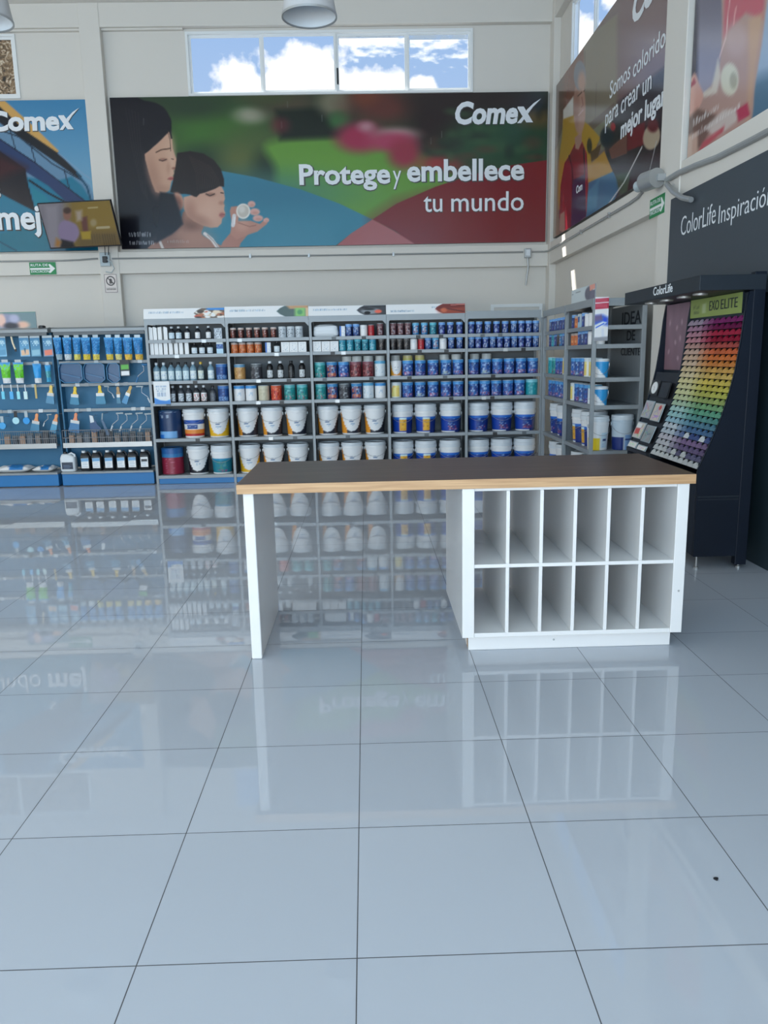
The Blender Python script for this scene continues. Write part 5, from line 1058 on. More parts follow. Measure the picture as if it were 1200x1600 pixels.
x, z = rk(143, 650); T = Thing('scraper', (x, YH, z-.26), 'dark blue scraper with curved blade in fourth row of right rack', 'scraper'); T.part('grip', MB().prism([(x-.025, z+.01), (x+.02, z), (x+.03, z-.08), (x-.02, z-.09)], YH-.01, YH+.01), PLW); T.part('blade', MB().prism([(x-.03, z-.08), (x+.05, z-.06), (x+.07, z-.12), (x+.115, z-.16), (x+.105, z-.19), (x+.02, z-.22), (x-.03, z-.2)], YH-.006, YH+.006), mat('deep_blue_blade', (.02, .075, .19), .35)); hook(RACK[0], x, z)
x, z = rk(160, 646); T = Thing('spatula', (x, YH, z-.30), 'long dark spatula hanging right of the scraper, right rack', 'spatula'); T.part('handle', MB().tube([(x, YH, z), (x-.012, YH, z-.08)], .008), PLC, smooth=True); T.part('blade', MB().prism([(x-.03, z-.08), (x+.0, z-.075), (x+.07, z-.27), (x+.055, z-.30), (x+.03, z-.28)], YH-.004, YH+.004), mat('spatula_blue', (.03, .10, .2), .3)); hook(RACK[0], x, z)
for n, (px, c_) in enumerate([(3, (60, 140, 190)), (24, (150, 190, 210)), (40.5, (40, 130, 190))]):
    x, z = rk(px, 646+8*(n == 0)); T = Thing('tape_roll_pack', (x, YH, z-.14), 'small blue hanging pack, %s from left in fourth row of left rack' % ORD[n], 'pack', 'small packs on the left blue rack'); T.part('card', B(x-.02, x+.02, YH-.004, YH+.004, z-.05, z+.03), BLK if n == 1 else PLC); T.part('roll', MB().lathe([(.02, -.012), (.05, -.012), (.05, .012), (.02, .012), (.02, -.012)], 24, close=False).mesh and MB().prism([(x+.045*math.cos(t), z-.095+.045*math.sin(t)) for t in np.linspace(0, 2*PI, 20, endpoint=False)], YH-.012, YH+.012), mat('tape_blue', C(*c_), .4)); hook(RACK[1], x, z+.02, .005)
x, z = rk(17, 521); z -= .04; T = Thing('wood_handle_tool', (x, YH, z-.18), 'small tool with pale wooden handle, top row of left rack', 'tool'); T.part('handle', MB().tube([(x, YH, z), (x+.01, YH, z-.08), (x+.035, YH, z-.16)], .012), mat('pale_wood', C(206, 186, 160), .5), smooth=True); T.part('tip', B(x+.025, x+.05, YH-.005, YH+.005, z-.19, z-.155), BLK); hook(RACK[1], x, z)
# oddments standing in the basket and jugs on the base shelf
for i, (x0, x1) in enumerate(RX):
    r = random.Random(60+i)
    for q in range(11):
        xx = x0+.10+(x1-x0-.2)*q/10; c_ = r.choice([(60, 60, 64), (120, 110, 104), (150, 120, 100), (90, 100, 110), (180, 184, 186), (50, 60, 70)])
        if i and xx < -4.85: continue
        hh = r.uniform(.10, .17)
        T = Thing('tool_pack', (xx, YF+.22, .5352), 'small tool pack, %s from left in the wire basket of %s blue rack' % (ORD[q], ['right', 'left'][i]), 'pack', 'tool packs in the wire baskets')
        T.part('blister', B(xx-.035, xx+.035, YF+.205, YF+.235, .5352, .535+hh), mat('tool_pack', C(*c_), .4), bevel=.006); T.part('card', B(xx-.04, xx+.04, YF+.236, YF+.24, .5352, .535+hh+.03), DGREY)
def jug(px, label, body, white=False):
    y = YF+.14; x = at(px, 715, Y=y)[0]; z = .1905; w, d, h = (.20, .13, .255) if white else (.136, .12, .265)
    T = Thing('jug', (x, y, z), label, 'jug', 'jugs on the base of the right blue rack')
    rings = [(.92, 0), (1, .012), (1, h*.66), (.94, h*.74), (.62, h*.86), (.34, h*.90)]; mb = MB(); n_ = 24
    for s_, zz in rings:
        for q in range(n_):
            t = 2*PI*q/n_; c_, k_ = math.cos(t), math.sin(t); e_ = .45 if s_ > .5 else 1; mb.v.append((x+s_*w/2*math.copysign(abs(c_)**e_, c_)-(0 if s_ > .9 else (1-s_)*w*.28), y+s_*d/2*math.copysign(abs(k_)**e_, k_), z+zz))
    for j in range(len(rings)-1): mb.f += [(j*n_+q, j*n_+(q+1) % n_, (j+1)*n_+(q+1) % n_, (j+1)*n_+q) for q in range(n_)]
    mb.f += [tuple(reversed(range(n_))), tuple(range((len(rings)-1)*n_, len(rings)*n_))]
    T.part('body', mb, body, smooth=True); cx = x-w*.185
    T.part('cap', MB().lathe([(.026, z+h*.9), (.026, z+h), (.002, z+h)], 18, cx, y), BLK if white else PLW, smooth=True)
    T.part('handle', MB().tube([(x+w*.02, y, z+h*.86), (x+w*.22, y, z+h*.93), (x+w*.42, y, z+h*.84), (x+w*.44, y, z+h*.68)], .013), body, smooth=True)
    pz = Picture((x-w*.36, y-d/2-.0015, z+h*(.14 if not white else .12)), (w*.72, 0, 0), (0, 0, h*(.5 if not white else .36)), 18, 20).uv(); rr = random.Random(label); pz.fill((206, 214, 220) if not white else (44, 52, 66))
    if not white: pz.poly([(0, 0), (101, 0), (101, 30), (0, 34)], (96, 140, 176), 3) if 'last' not in label else pz.poly([(10, 20), (90, 20), (90, 44), (10, 48)], (40, 40, 44), 4)
    for q in range(4): pz.line([(16, 46+q*13), (rr.uniform(60, 88), 46+q*13)], 4, (130, 146, 160) if not white else (110, 130, 160), .7)
    T.part('label', pz_ := MB(), PAPER) if False else pz.part(T, 'jug_label', PAPER)
jug(107, 'white jug with dark label on the base of right blue rack', PLW, True)
BLKJ = mat('black_jug_plastic', (.014, .016, .02), .3)
for n, px in enumerate((134.5, 152, 171.5, 190.5, 208, 227)): jug(px, 'black jug with white label, %s from left on base of right blue rack' % (ORD[n] if n < 5 else 'last'), BLKJ)
for n, (px, w, hh) in enumerate([(24, .46, .11), (71, .27, .09)]):
    y = YF+.19; x = at(px, 728, Y=y)[0]; mb = MB(); cols = []; nu, nv = 20, 14
    for side in (1, -1):
        for j in range(nv+1):
            for i in range(nu+1):
                u, v = i/nu*2-1, j/nv*2-1; e_ = max(0, 1-u**4)*max(0, 1-v**4); mb.v.append((x+u*w/2, y+v*.13, .191+hh*.36+side*hh*.36*e_**.6+(.012*math.sin(7*u+n)*math.cos(5*v) if side > 0 else 0)*e_+.0))
                cols.append((40, 104, 160) if side > 0 and abs(u+.15*v-.1) < .42 else (206, 212, 216))
    k = (nu+1)*(nv+1)
    for s_ in (0, 1):
        for j in range(nv):
            for i in range(nu): q = s_*k+j*(nu+1)+i; f = (q, q+1, q+nu+2, q+nu+1); mb.f.append(f if s_ == 0 else f[::-1])
    zmin = min(v[2] for v in mb.v); mb.v = [(a, b_, c_-zmin+.1905) for a, b_, c_ in mb.v]
    single('plastic_bag', mb, PRINT, (x, y, .1905), ['large blue and white bag lying on the base of left blue rack', 'smaller blue and white bag lying at right end of left rack base'][n], 'bag', 'bags on the left rack base', True, cols=np.clip(lin(cols)*GAIN, 0, .8))
# small display board and a black cap on top of the left rack
a = at(-14, 507, Y=YF+.22); b_ = at(57, 506, Y=YF+.22); zt = at(56, 487, Y=YF+.22)[2]
p = Picture((a[0], YF+.22, 2.057), (b_[0]-a[0], 0, 0), (0, 0, zt-2.057), 60, 16).uv(); p.fill((96, 116, 120)); p.poly([(0, 20), (34, 10), (60, 20), (70, 90), (30, 101), (0, 90)], (122, 124, 146), 5); p.ell(24, 50, 9, 40, (206, 164, 150), .4); p.ell(70, 80, 14, 22, (196, 156, 136), .5); p.ell(44, 84, 16, 20, (44, 44, 52), .5); p.ell(52, 40, 10, 24, (150, 150, 170), .5); p.line([(0, 2), (101, 2)], 6, (60, 110, 92))
T = Thing('display_board', ((a[0]+b_[0])/2, YF+.22, 2.056), 'small photo display board standing on top of the left blue rack', 'board'); p.part(T, 'printed_sheet', PAPER); T.part('board', B(a[0], b_[0], YF+.2205, YF+.235, 2.0555, zt), PLW)
x, z = rk(65, 505, YF+.22); single('black_cap', MB().lathe([(.045, 2.0555), (.045, 2.075), (.03, 2.085), (.002, 2.086)], 24, x, YF+.22), BLK, (x, YF+.22, 2.0555), 'small black cap lying on top of the left blue rack', 'cap', smooth=True)

# ================================================================== colour display against the right wall
DY0, DY1, DX = 5.565, 7.15, 2.80
EDGE = [(1.87, 2.672), (1.66, 2.655), (1.45, 2.629), (1.30, 2.598), (1.14, 2.556), (.95, 2.487), (.75, 2.402)]      # (height, front) of the sloping rack
def edge_x(z):
    for (z0, x0), (z1, x1) in zip(EDGE[:-1], EDGE[1:]):
        if z >= z1: return x0+(x1-x0)*(z0-z)/(z0-z1)
    return EDGE[-1][1]
T = Thing('colour_display', (2.62, 6.35, 0), 'tall dark navy colour chart display with sloping rack against the right wall', 'display')
side = [(2.402, .74)]+[(x, z) for z, x in reversed(EDGE[:-1])]+[(2.69, 2.0), (2.715, 2.0), (2.715, .10), (2.402, .10)]
T.part('side_panel', MB().prism(side, DY0, DY0+.025), NAVY, bevel=.002)
T.part('side_panel', MB().prism(side, DY1-.045, DY1-.02), NAVY)
T.part('divider_panel', MB().prism([(x+.004, z) for x, z in side], 6.565, 6.585), NAVY2)
T.part('post', B(2.716, 2.80, DY0-.005, DY0+.06, .03, 2.135), NAVY, bevel=.004); T.part('post', B(2.716, 2.80, DY1-.06, DY1, .03, 2.135), NAVY, bevel=.004)
for yy in (DY0+.03, DY1-.03):
    for xx in (2.44, 2.758): T.part('foot', MB().lathe([(.018, 0), (.018, .012), (.007, .016), (.007, .1 if xx < 2.6 else .03)], 14, xx, yy), STEEL, smooth=True, label='chromed adjustable foot')
T.part('back_panel', B(2.70, 2.714, DY0+.026, DY1-.046, .10, 2.0), NAVY2)
T.part('base_cabinet', B(2.405, 2.70, DY0+.026, DY1-.046, .10, .70), NAVY); T.part('seam_strip', B(2.41, 2.712, DY0-.004, DY0, .545, .556), NAVY2); T.part('seam_strip', B(2.41, 2.712, DY0-.003, DY0, .525, .532), NAVY2)
hd = T.part('header', B(2.33, 2.80, DY0-.006, DY1+.005, 2.012, 2.117), NAVY2, bevel=.004)
lettering(T, 'lettering', 'ColorLife', (2.33, 6.44, 2.043), (0, -1, 0), (0, 0, 1), .40, .062, LETW, .012, 0)
for yy in (5.85, 6.15, 6.5, 6.85):
    rg = MB().lathe([(.052, 2.000), (.052, 2.012), (.036, 2.012), (.036, 2.003), (.052, 2.000)], 28, 2.46, yy, close=False)
    so_ = T.part('spotlight', rg, STEEL, hd, smooth=True)
for k in range(2):
    T.part('spot_lens', MB().lathe([(.036, 2.006), (.036, 2.010), (.002, 2.0105)], 24, 2.46, (5.85, 6.5)[k]), PLC, hd)
# lime sign over the rack
lp = Picture((2.688, 6.565, 1.862), (0, -.90, 0), (0, 0, .145), 60, 12).uv(); lp.vgrad(0, 100, (150, 166, 90), (142, 158, 82)); lp.poly([(25, 28), (33, 26), (33, 76), (25, 78)], (176, 190, 140), 2)
for q in range(7): lp.line([(6+q*2, 34), (7+q*2, 50)], 1.2, (96, 108, 60), .8); lp.line([(8+q*1.6, 62), (8.6+q*1.6, 78)], 1, (96, 108, 60), .8)
lg = lp.part(T, 'lime_sign', PAPER, 1.05); T.part('sign_backing', B(2.6885, 2.699, 5.665, 6.565, 1.862, 2.007), NAVY2)
for txt, yl, w in (('EXO', 6.20, .165), ('ELITE', 6.00, .27)): lettering(T, 'lettering', txt, (2.688, yl, 1.905), (0, -1, 0), (0, 0, 1), w, .072, LETB, -.006)
# mauve picture and the sloping brochure board at the far end
mp = Picture((2.694, 7.10, 1.44), (0, -.505, 0), (0, 0, .56), 40, 50).uv(); mp.vgrad(0, 100, (142, 112, 124), (128, 98, 108)); mp.noise(.03, 4, 8, .12)
for q, (x, y) in enumerate([(18, 28), (50, 36), (46, 58), (66, 52), (18, 72), (60, 82), (70, 28)]): mp.ell(x, y, 3.5, 4.5, (186, 156, 164), .5, .8, q)
mp.part(T, 'mauve_picture', PAPER, 1.0); T.part('picture_backing', B(2.6945, 2.6995, 6.595, 7.10, 1.44, 2.0), NAVY2)
bz = [1.42, 1.32, 1.20, 1.05, .90, .75]
bb = MB()
for z0, z1 in zip(bz[:-1], bz[1:]):
    a_, c_ = edge_x(z0)+.006, edge_x(z1)+.006; bb.v += [(a_, 7.10, z0), (a_, 6.587, z0), (c_, 7.10, z1), (c_, 6.587, z1)]; n0 = len(bb.v)-4; bb.f.append((n0, n0+1, n0+3, n0+2))
T.part('brochure_board', bb, BLK); T.part('board_lip', B(edge_x(.75)-.02, edge_x(.75)+.01, 6.587, 7.10, .715, .75), BLK)
chip_holder = MB()
for z0, z1 in zip(EDGE[:-1], EDGE[1:]):
    chip_holder.quad((z0[1]+.03, 6.564, z0[0]), (z0[1]+.03, DY0+.026, z0[0]), (z1[1]+.03, DY0+.026, z1[0]), (z1[1]+.03, 6.564, z1[0]))
T.part('chip_rack', chip_holder, BLK)
T.part('rack_trim', MB().tube([(x-.004, DY0+.012, z) for z, x in EDGE], .004, 6), NAVY2, smooth=True)
# 24 rows of ten colour cards
ROWC = [((196, 176, 196), (150, 52, 120)), ((196, 150, 176), (128, 30, 84)), ((206, 150, 166), (190, 44, 74)), ((214, 150, 160), (168, 22, 56)), ((206, 160, 150), (190, 84, 76)), ((222, 186, 166), (222, 108, 62)), ((226, 190, 160), (226, 122, 56)), ((230, 200, 170), (226, 140, 62)), ((230, 206, 160), (222, 170, 84)), ((232, 214, 170), (222, 186, 96)), ((232, 220, 160), (220, 196, 84)), ((226, 220, 166), (206, 194, 78)), ((222, 222, 166), (190, 190, 84)), ((206, 214, 166), (160, 180, 98)), ((180, 206, 176), (120, 170, 116)), ((176, 214, 206), (92, 160, 128)), ((160, 206, 206), (84, 150, 142)), ((160, 200, 214), (80, 132, 154)), ((206, 214, 220), (66, 108, 150)), ((196, 206, 214), (60, 82, 140)), ((206, 200, 206), (128, 100, 138)), ((206, 204, 206), (104, 84, 122)), ((210, 210, 208), (98, 92, 124)), ((222, 222, 218), (216, 216, 214))]
CNM = ['purple', 'magenta', 'crimson', 'red', 'brick-red', 'orange', 'bright orange', 'amber', 'golden', 'straw yellow', 'lemon yellow', 'yellow', 'olive yellow', 'lime', 'green', 'sea green', 'teal', 'blue-green', 'blue', 'indigo', 'mauve', 'violet', 'slate', 'white']
ROWN = ORD+['fourteenth', 'fifteenth', 'sixteenth', 'seventeenth', 'eighteenth', 'nineteenth', 'twentieth', 'twenty-first', 'twenty-second', 'twenty-third', 'lowest']
zs = np.linspace(1.815, .765, 24); cw = (6.55-5.60)/10
for j in range(24):
    z = zs[j]; x = edge_x(z); r = random.Random(j)
    for i in range(10):
        t = i/9; pale, deep = ROWC[j]; mixv = np.clip((t-.22)*3.2, 0, 1); c_ = np.array(pale)*(1-mixv)+np.array(deep)*mixv*(.92+.12*r.random())
        if j == 19 and i in (5, 8): c_ = np.array((220, 224, 226))
        if j == 22 and i in (4, 6): c_ = np.array((214, 214, 210))
        y1 = 6.545-i*cw; y0 = y1-cw*.93; hgt = .046; tilt = .018
        dx = edge_x(z+.03)-x
        # a little fan of cards with a curled, notched top edge, leaning back in its slot
        mb = MB(); top_ = [(y1, .52), (y1-cw*.16, .80), (y1-cw*.34, .92), (y1-cw*.50, .80), (y1-cw*.58, .50), (y0, .50)]
        pts = [(y0, 0), (y1, 0)]+[(a_, h_*hgt) for a_, h_ in top_]
        n0 = len(pts)
        for off in (0, .012): mb.v += [(x-.006+off+h_*.55, yy, z-.012+h_) for yy, h_ in pts]
        mb.f = [tuple(range(n0)), tuple(n0+q for q in reversed(range(n0)))]+[(q, (q+1) % n0, n0+(q+1) % n0, n0+q) for q in range(n0)]
        col_ = tuple(np.minimum(lin(c_)*.80, .84))
        o = new('colour_card', mb.mesh('colour_card', PRINT, (x, (y0+y1)/2, z-.012), cols=np.tile(col_, (len(mb.v), 1))), None, (x, (y0+y1)/2, z-.012))
        nm = CNM[j] if mixv > .5 else 'pale '+CNM[j]
        tag(o, '%s colour card, %s from left in %s row of the sloping rack' % (nm if j < 23 else 'white', ORD[i], ROWN[j]), 'card', 'colour cards in the sloping rack')
# brochures on the far board
def slab_on(y0, y1, z0, z1, off=.024, th=.006):
    a_, b_ = edge_x(z1)+.006-off, edge_x(z0)+.006-off; mb = MB()
    mb.v = [(b_, y1, z0), (b_, y0, z0), (a_, y0, z1), (a_, y1, z1)]+[(b_-th, y1, z0), (b_-th, y0, z0), (a_-th, y0, z1), (a_-th, y1, z1)]
    mb.f = [(0, 1, 2, 3), (7, 6, 5, 4), (0, 4, 5, 1), (1, 5, 6, 2), (2, 6, 7, 3), (3, 7, 4, 0)]; return mb
BRO = [(6.86, 7.07, 1.22, 1.35, 'black brochure with a pale oval on top of the brochure board', 'o'), (6.62, 6.83, 1.21, 1.34, 'black brochure beside the pale oval one on brochure board', 'k'), (6.86, 7.07, 1.02, 1.17, 'grey photo brochure, left one in the middle row of brochure board', 'g'), (6.62, 6.83, 1.01, 1.16, 'beige photo brochure with red spot, right in the middle row', 'r'), (6.86, 7.07, .84, .98, 'photo brochure with red patch, left in the lower row', 'p'), (6.62, 6.83, .83, .97, 'grey sketch brochure, right in the lower row', 's'), (6.86, 7.07, .757, .81, 'pale leaflet at the bottom left of brochure board', 'w'), (6.62, 6.83, .757, .80, 'pale leaflet at the bottom right of brochure board', 'w')]
for y0, y1, z0, z1, lb, ck in BRO:
    T2 = Thing('brochure', (edge_x(z0), (y0+y1)/2, z0), lb, 'brochure', 'brochures on the display'); T2.part('booklet', slab_on(y0, y1, z0, z1), BLK if ck in 'ok' else PLC)
    a_, b_ = edge_x(z1)-.0275, edge_x(z0)-.0265
    pz = Picture((b_, y1-.008, z0+.006), (0, -(y1-y0)+.016, 0), (a_-b_, 0, z1-z0-.012), 24, 24).uv(); base = {'o': (44, 44, 46), 'k': (36, 38, 42), 'g': (150, 148, 150), 'r': (168, 158, 150), 'p': (176, 168, 162), 's': (130, 130, 130), 'w': (196, 192, 186)}[ck]; pz.fill(base); rr = random.Random(lb)
    for q in range(7): pz.line([(rr.uniform(5, 95), rr.uniform(5, 95)) for _ in range(3)], 3, tuple(int(v*rr.choice([.6, 1.2])) for v in base), .7)
    if ck == 'o': pz.ell(50, 50, 36, 44, (196, 198, 196), .06); pz.ell(48, 50, 20, 28, (214, 214, 210), .3); pz.line([(40, 40), (52, 52), (50, 66)], 3, (80, 80, 80))
    if ck == 'r': pz.ell(70, 20, 14, 14, (170, 60, 56), .3)
    if ck == 'p': pz.poly([(5, 40), (60, 36), (66, 74), (10, 78)], (176, 70, 66), 5); pz.poly([(5, 5), (60, 5), (60, 34), (5, 34)], (206, 200, 196), 3)
    pz.part(T2, 'cover', PAPER)
# round red sticker on the wall strip
single('wall_sticker', MB().prism([(7.62+.055*math.cos(t), 1.235+.085*math.sin(t)) for t in np.linspace(0, 2*PI, 32, endpoint=False)], 2.843, 2.8495, 'X'), mat('red_sticker', (.42, .045, .05), .4), (2.846, 7.62, 1.15), 'oval red sticker on the white column between shelves and colour display', 'sticker')
# slate board with the lettering
T = Thing('sign_board', (2.845, 4.2, 2.0), 'long slate grey sign board with white lettering on the right wall', 'sign')
T.part('board', B(2.835, 2.858, .5, 7.51, 2.0, 2.965), BOARD, bevel=.002)
for txt, p0, p1, pt in (('ColorLife', (1064, 369), (1118, 351), (1064, 340)), ('Inspiración', (1123, 350), (1207, 323), (1123, 322))): write(T, txt, p0, p1, pt, dict(X=2.835), -.008)

# ================================================================== lamps, television, signs, conduits
def pendant(cx, cy, zr, label):
    T = Thing('pendant_lamp', (cx, cy, zr), label, 'lamp', 'pendant lamps')
    r = .205; dm = MB().lathe([(r, zr), (r*1.01, zr+.01), (r*.93, zr+.10), (r*.86, zr+.20), (r*.70, zr+.30), (r*.42, zr+.36), (.05, zr+.38)], 44, cx, cy, close=False)
    T.part('shade', dm, LAMPW, smooth=True); T.part('shade_lining', MB().lathe([(r*.97, zr+.004), (r*.91, zr+.10), (r*.84, zr+.20), (r*.68, zr+.292), (r*.40, zr+.35), (.02, zr+.37)], 44, cx, cy, close=False), PLW, smooth=True)
    T.part('rim', MB().lathe([(r*.965, zr), (r*1.02, zr-.004), (r*1.02, zr+.012), (r*.965, zr+.006), (r*.965, zr)], 44, cx, cy, close=False), STEEL, smooth=True)
    T.part('socket', MB().lathe([(.028, zr+.24), (.034, zr+.30), (.034, zr+.37), (.02, zr+.375)], 18, cx, cy), BLK, smooth=True)
    T.part('bulb', MB().tube([(cx+.03*math.cos(a), cy+.03*math.sin(a), zr+.13+.11*a/(6*PI)) for a in np.linspace(0, 6*PI, 50)], .011, 7), PLW, smooth=True)
    T.part('stem', MB().tube([(cx, cy, zr+.37), (cx, cy, ZC-.05)], .009, 8), STEEL, smooth=True); T.part('ceiling_rose', MB().lathe([(.06, ZC-.05), (.05, ZC-.001)], 20, cx, cy), LAMPW, smooth=True)
c0 = at(483.5, 27, Y=6.5); pendant(c0[0], 6.5, c0[2]-.0, 'grey dome pendant lamp hanging in front of the windows')
c1 = at(-24, 45, Y=6.5); pendant(c1[0], 6.5, c0[2], 'grey dome pendant lamp cut by the left edge of the photo')

# television on its arm
tw, th = 1.13, .644; cy_, tl = .171, .376; TC = np.array([-4.13, 12.078, 3.577])
u_ = np.array([math.cos(cy_), -math.sin(cy_), 0]); n0_ = np.array([-math.sin(cy_), -math.cos(cy_), 0]); up_ = np.array([0, 0, 1])*math.cos(tl)+n0_*math.sin(tl); nn_ = np.cross(u_, up_)
def tvm(mb): mb.v = [tuple(TC+u_*a+up_*c_+nn_*b_) for a, b_, c_ in mb.v]; return mb
T = Thing('television', tuple(TC-up_*th/2), 'black television tilted down from the back column, showing a yellowish picture', 'television')
T.part('housing', tvm(MB().box(-tw/2, tw/2, -.035, 0, -th/2, th/2).box(-tw*.32, tw*.32, -.075, -.035, -th*.36, th*.3)), BLK)
bz_ = .011; fr = MB().box(-tw/2, tw/2, 0, .006, -th/2, -th/2+bz_*1.6).box(-tw/2, tw/2, 0, .006, th/2-bz_, th/2).box(-tw/2, -tw/2+bz_, 0, .006, -th/2+bz_*1.6, th/2-bz_).box(tw/2-bz_, tw/2, 0, .006, -th/2+bz_*1.6, th/2-bz_); T.part('bezel', tvm(fr), BLK)
p = Picture(TC-u_*(tw/2-bz_)-up_*(th/2-bz_*1.6)+nn_*.002, u_*(tw-2*bz_), up_*(th-bz_*2.6), 150, 84); p.fill((116, 100, 52)); p.poly([(50, 310), (104, 310), (106, 400), (60, 400)], (112, 112, 124), 9); p.poly([(70, 322), (90, 320), (94, 395), (76, 395)], (128, 128, 140), 4); p.poly([(118, 355), (200, 350), (200, 400), (120, 400)], (96, 82, 50), 8)
p.poly([(120, 312), (176, 312), (186, 360), (120, 362)], (122, 104, 46), 8); p.poly([(126, 340), (136, 338), (138, 362), (130, 364)], (92, 60, 56), 2); p.poly([(118, 330), (128, 328), (128, 344), (120, 346)], (150, 142, 130), 3)
p.poly([(92, 352), (100, 344), (110, 346), (120, 352), (124, 366), (114, 380), (98, 376), (92, 366)], (126, 116, 148), 2, 1, True); p.ell(105, 335, 6, 9, (126, 92, 82), .3); p.ell(105, 329, 6, 5, (66, 52, 48), .4); p.poly([(96, 374), (114, 378), (118, 388), (94, 388)], (34, 32, 36), 2); p.poly([(88, 372), (96, 378), (92, 387), (86, 384)], (150, 110, 60), 3)
p.poly([(126, 362), (142, 361), (142, 374), (128, 374)], (150, 132, 44), 1.5)
for q in range(6): p.line([(160+q*3.6, 366), (163+q*3.6, 382)], 1.2, (70, 60, 40))
for q in range(4): p.line([(143+q*4, 366), (145+q*4, 380)], 1, (80, 70, 44))
p.line([(138, 325), (152, 324)], 2.5, (156, 146, 104)); p.line([(152, 356), (170, 355)], 4, (156, 150, 120)); p.ell(146, 348, 5, 6, (140, 130, 96), .5); p.part(T, 'screen', SCREEN, 1.0)
arm = MB(); bc = TC-nn_*.075; arm.tube([tuple(bc), (-3.95, 12.32, 3.50), (-3.92, 12.5, 3.5)], .022, 8); T.part('wall_arm', arm, BLK); T.part('wall_plate', B(-4.0, -3.84, 12.50, 12.54, 3.36, 3.64), BLK); T.part('side_bracket', tvm(MB().box(-tw*.05, tw*.34, -.10, -.076, -th*.52, -th*.44)), BLK)

def evac_sign(O, U, label, flip=False):
    V = np.array([0, 0, 1.]); U = np.array(U, float); O = np.array(O, float); n = np.cross(U, V)
    T = Thing('evacuation_sign', tuple(O+U*.2), label, 'sign', 'green evacuation signs')
    p = Picture(O+n*.0045, U*.40, V*.18, 80, 36).uv(); p.fill((22, 116, 66)); p.poly([(2, 46), (78, 46), (72, 18), (78, 14), (97, 52), (78, 88), (71, 84), (78, 60), (2, 60)], (226, 234, 228), .8)
    p.part(T, 'printed_plate', PAPER, 1.4); mb = MB(); q = [O, O+U*.4, O+U*.4+V*.18, O+V*.18]; mb.quad(*[tuple(a-n*.0) for a in q]).quad(*[tuple(a+n*.004) for a in q]); mb.f += [(0, 1, 5, 4), (1, 2, 6, 5), (2, 3, 7, 6), (3, 0, 4, 7)]; T.part('plate', mb, PLW)
    for txt, z, w in (('RUTA DE', .122, .26), ('EVACUACIÓN', .03, .27)): lettering(T, 'lettering', txt, O+U*.02+V*z+n*.0047, U, V, w, .036, LETW, .012, lift=.0004, thick=.0006)
evac_sign((-5.11, 12.545, 2.937), (1, 0, 0), 'green arrow evacuation sign on the back beam at far left')
evac_sign((2.852, 8.09, 2.885), (0, -1, 0), 'green arrow evacuation sign on the right wall above the colour display')
p = Picture((-3.995, 12.533, 2.645), (.205, 0, 0), (0, 0, .285), 50, 70).uv(); p.fill((196, 188, 184)); p.poly([(4, 3), (96, 3), (96, 97), (4, 97)], (60, 52, 50), .6); p.poly([(7, 5), (93, 5), (93, 95), (7, 95)], (196, 188, 184), .6); p.ell(50, 37, 34, 25, (46, 42, 42), .05); p.ell(50, 37, 27, 19.5, (196, 188, 184), .05); p.ell(50, 34, 10, 9, (60, 56, 56), .2); p.poly([(40, 40), (60, 38), (66, 50), (40, 52)], (70, 64, 62), 2); p.line([(28, 22), (72, 52)], 5, (46, 42, 42))
rr = random.Random(1)
for q in range(12): p.line([(16+q*6, 74+rr.uniform(-1, 1)), (17+q*6, 84)], 3, (66, 60, 58))
T = Thing('pictogram_sign', (-3.893, 12.535, 2.645), 'small cream pictogram sign with black circle on the back column', 'sign'); p.part(T, 'printed_plate', PAPER, 1.35); T.part('plate', B(-3.995, -3.79, 12.5335, 12.54, 2.645, 2.93), PLW)

def pipe(name, pts, r, label, cat='conduit', m=STEEL, clips=()):
    T = Thing(name, tuple(pts[0]), label, cat); T.part('pipe', MB().tube(pts, r, 8), m, smooth=True)
    for c_ in clips: T.part('clip', B(*c_), m)
    return T
def P_(x, y, **k): return tuple(float(v) for v in at(x, y, **k))
zc = 3.14; yb = 12.535
pipe('conduit', [(-6.5, yb, 3.145), (-4.6, yb, 3.135), (-4.35, yb, 3.14), (-4.06, yb-.01, 3.155)], .013, 'thin grey conduit along the back beam, left of the column')
pipe('conduit', [(-3.84, yb-.015, 3.15), (-3.6, yb, 3.15), (-1.8, yb, 3.148), (.5, yb, 3.142), (2.47, yb, 3.14)], .013, 'thin grey conduit along the back beam, under the garden banner', clips=[(-1.75, -1.72, 12.522, 12.55, 3.12, 3.185), (-.85, -.82, 12.522, 12.55, 3.12, 3.17), (.45, .48, 12.522, 12.55, 3.115, 3.17)])
pipe('conduit', [(2.61, yb, 3.14), (2.80, yb, 3.14), (2.84, yb-.06, 3.14), (2.845, 12.36, 3.14)], .013, 'short grey conduit turning the far corner')
pr = [(2.846, 12.35, 3.142), (2.846, 11.0, 3.143), (2.846, 9.6, 3.145), (2.846, 8.7, 3.15), (2.844, 8.45, 3.16), (2.84, 8.31, 3.19)]
pipe('conduit', pr, .016, 'grey conduit along the right beam, ending at the round wall fitting', clips=[(2.83, 2.862, 10.6, 10.63, 3.12, 3.17), (2.83, 2.862, 9.4, 9.43, 3.12, 3.18)])
q = [P_(1042, 281, X=2.82), P_(1060, 270, X=2.83), P_(1085, 259, X=2.835), P_(1120, 246, X=2.84), P_(1160, 226, X=2.84), P_(1212, 199, X=2.84)]
pipe('conduit', q, .024, 'thick grey conduit rising toward the camera under the jar banner')
q = [P_(1042, 288, X=2.80), P_(1052, 300, X=2.78), P_(1066, 309, X=2.78), P_(1080, 312, X=2.79)]
pipe('bent_arm', q, .024, 'short bent grey arm beside the round fitting, above the slate board', 'arm', STEEL)
a = P_(1037, 288, X=2.80); ax_ = np.array([-.25, .97, .0]); ax_ /= np.linalg.norm(ax_); s1 = np.cross(ax_, [0, 0, 1.]); s2 = np.cross(s1, ax_)
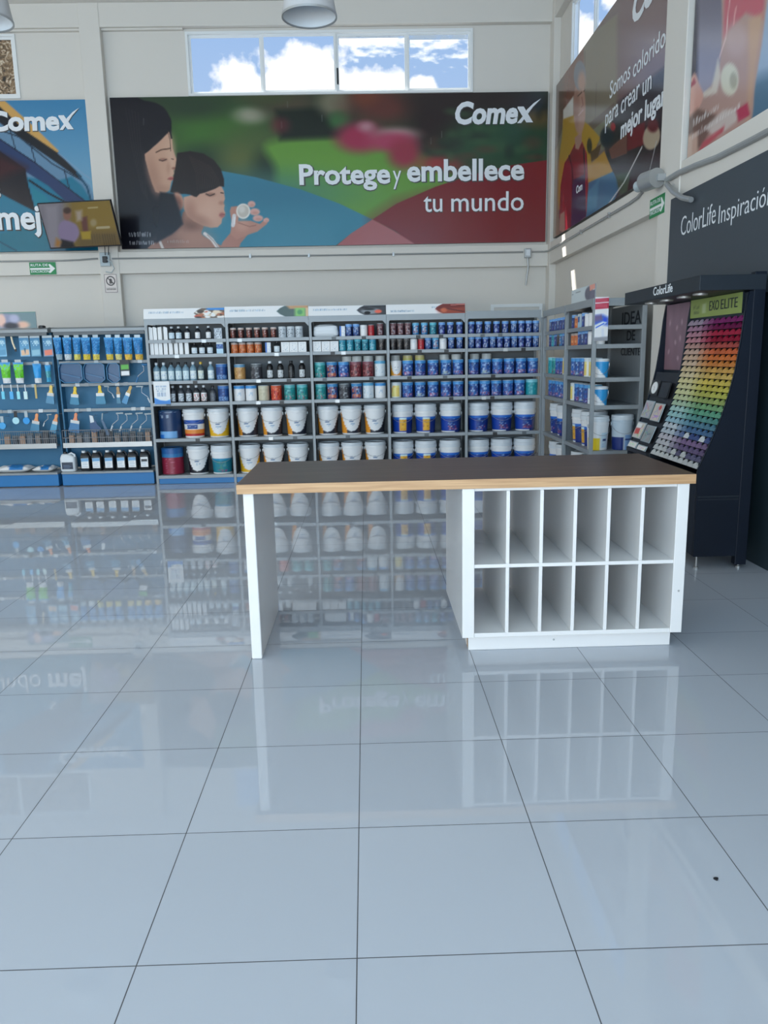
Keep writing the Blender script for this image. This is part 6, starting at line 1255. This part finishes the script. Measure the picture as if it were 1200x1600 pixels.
def cyl(c0_, c1_, r0, r1, seg=28):
    mb = MB(); c0_, c1_ = np.array(c0_), np.array(c1_)
    for c_, r_ in ((c0_, r0), (c1_, r1)):
        for k in range(seg): t = 2*PI*k/seg; mb.v.append(tuple(c_+(s1*math.cos(t)+s2*math.sin(t))*r_))
    mb.f = [(k, (k+1) % seg, seg+(k+1) % seg, seg+k) for k in range(seg)]+[tuple(reversed(range(seg))), tuple(range(seg, 2*seg))]; return mb
A0 = np.array([2.775, 7.72, 3.20])
T = Thing('wall_fitting', tuple(A0-[0, 0, .09]), 'round grey cylindrical wall fitting with pale face above the green sign', 'fitting')
T.part('drum', cyl(A0, A0+ax_*.20, .088, .088), STEEL, smooth=True); T.part('face', cyl(A0+ax_*.20, A0+ax_*.215, .082, .078), PLW, smooth=True); T.part('mount', B(2.775, 2.852, 7.70, 7.80, 3.17, 3.23), STEEL)
T = Thing('wall_bell', (2.83, 8.16, 3.19), 'small pale cone fitting left of the round grey one', 'fitting'); T.part('cone', cyl(np.array([2.80, 8.14, 3.235]), np.array([2.79, 8.30, 3.235]), .018, .055), PLC, smooth=True); T.part('mount', B(2.80, 2.86, 8.12, 8.15, 3.21, 3.26), PLW)
T = Thing('switch_box', (2.54, 12.52, 3.07), 'grey switch box with hanging cord on the back beam near the corner', 'box'); T.part('box', B(2.49, 2.59, 12.49, 12.55, 3.05, 3.19), STEEL, bevel=.008); T.part('cover', B(2.51, 2.57, 12.484, 12.49, 3.08, 3.17), PLW, bevel=.004); T.part('cord', MB().tube([(2.54, 12.51, 3.05), (2.548, 12.505, 2.9), (2.532, 12.51, 2.78), (2.515, 12.51, 2.64)], .014, 8), STEEL, smooth=True)
T = Thing('outlet_box', (-3.92, 12.53, 3.05), 'grey outlet box with looping cables below the television', 'box'); T.part('box', B(-4.02, -3.87, 12.50, 12.54, 3.04, 3.24), PLC, bevel=.006); T.part('plug', B(-3.97, -3.90, 12.46, 12.50, 3.09, 3.18), BLK, bevel=.006)
T.part('cable', MB().tube([(-3.90, 12.47, 3.13), (-3.84, 12.45, 3.10), (-3.80, 12.47, 3.0), (-3.86, 12.5, 2.94), (-3.95, 12.52, 2.96)], .007, 6), PLC, smooth=True); T.part('cable', MB().tube([(-3.93, 12.49, 3.20), (-3.90, 12.42, 3.34), (-3.99, 12.36, 3.46)], .006, 6), BLK, smooth=True); T.part('cable', MB().tube([(-3.88, 12.49, 3.20), (-3.84, 12.42, 3.34), (-3.86, 12.34, 3.47)], .006, 6), BLK, smooth=True)
# scrap on the floor at right
a = P_(1119, 1373, Z=.003); single('crumb', MB().prism([(a[0]+.007*math.cos(t)*(1+.3*math.sin(3*t)), a[1]+.006*math.sin(t)) for t in np.linspace(0, 2*PI, 10, endpoint=False)], .0005, .005, 'Z'), BLK, (a[0], a[1], .0005), 'tiny dark crumb on the glossy floor right of centre', 'crumb')
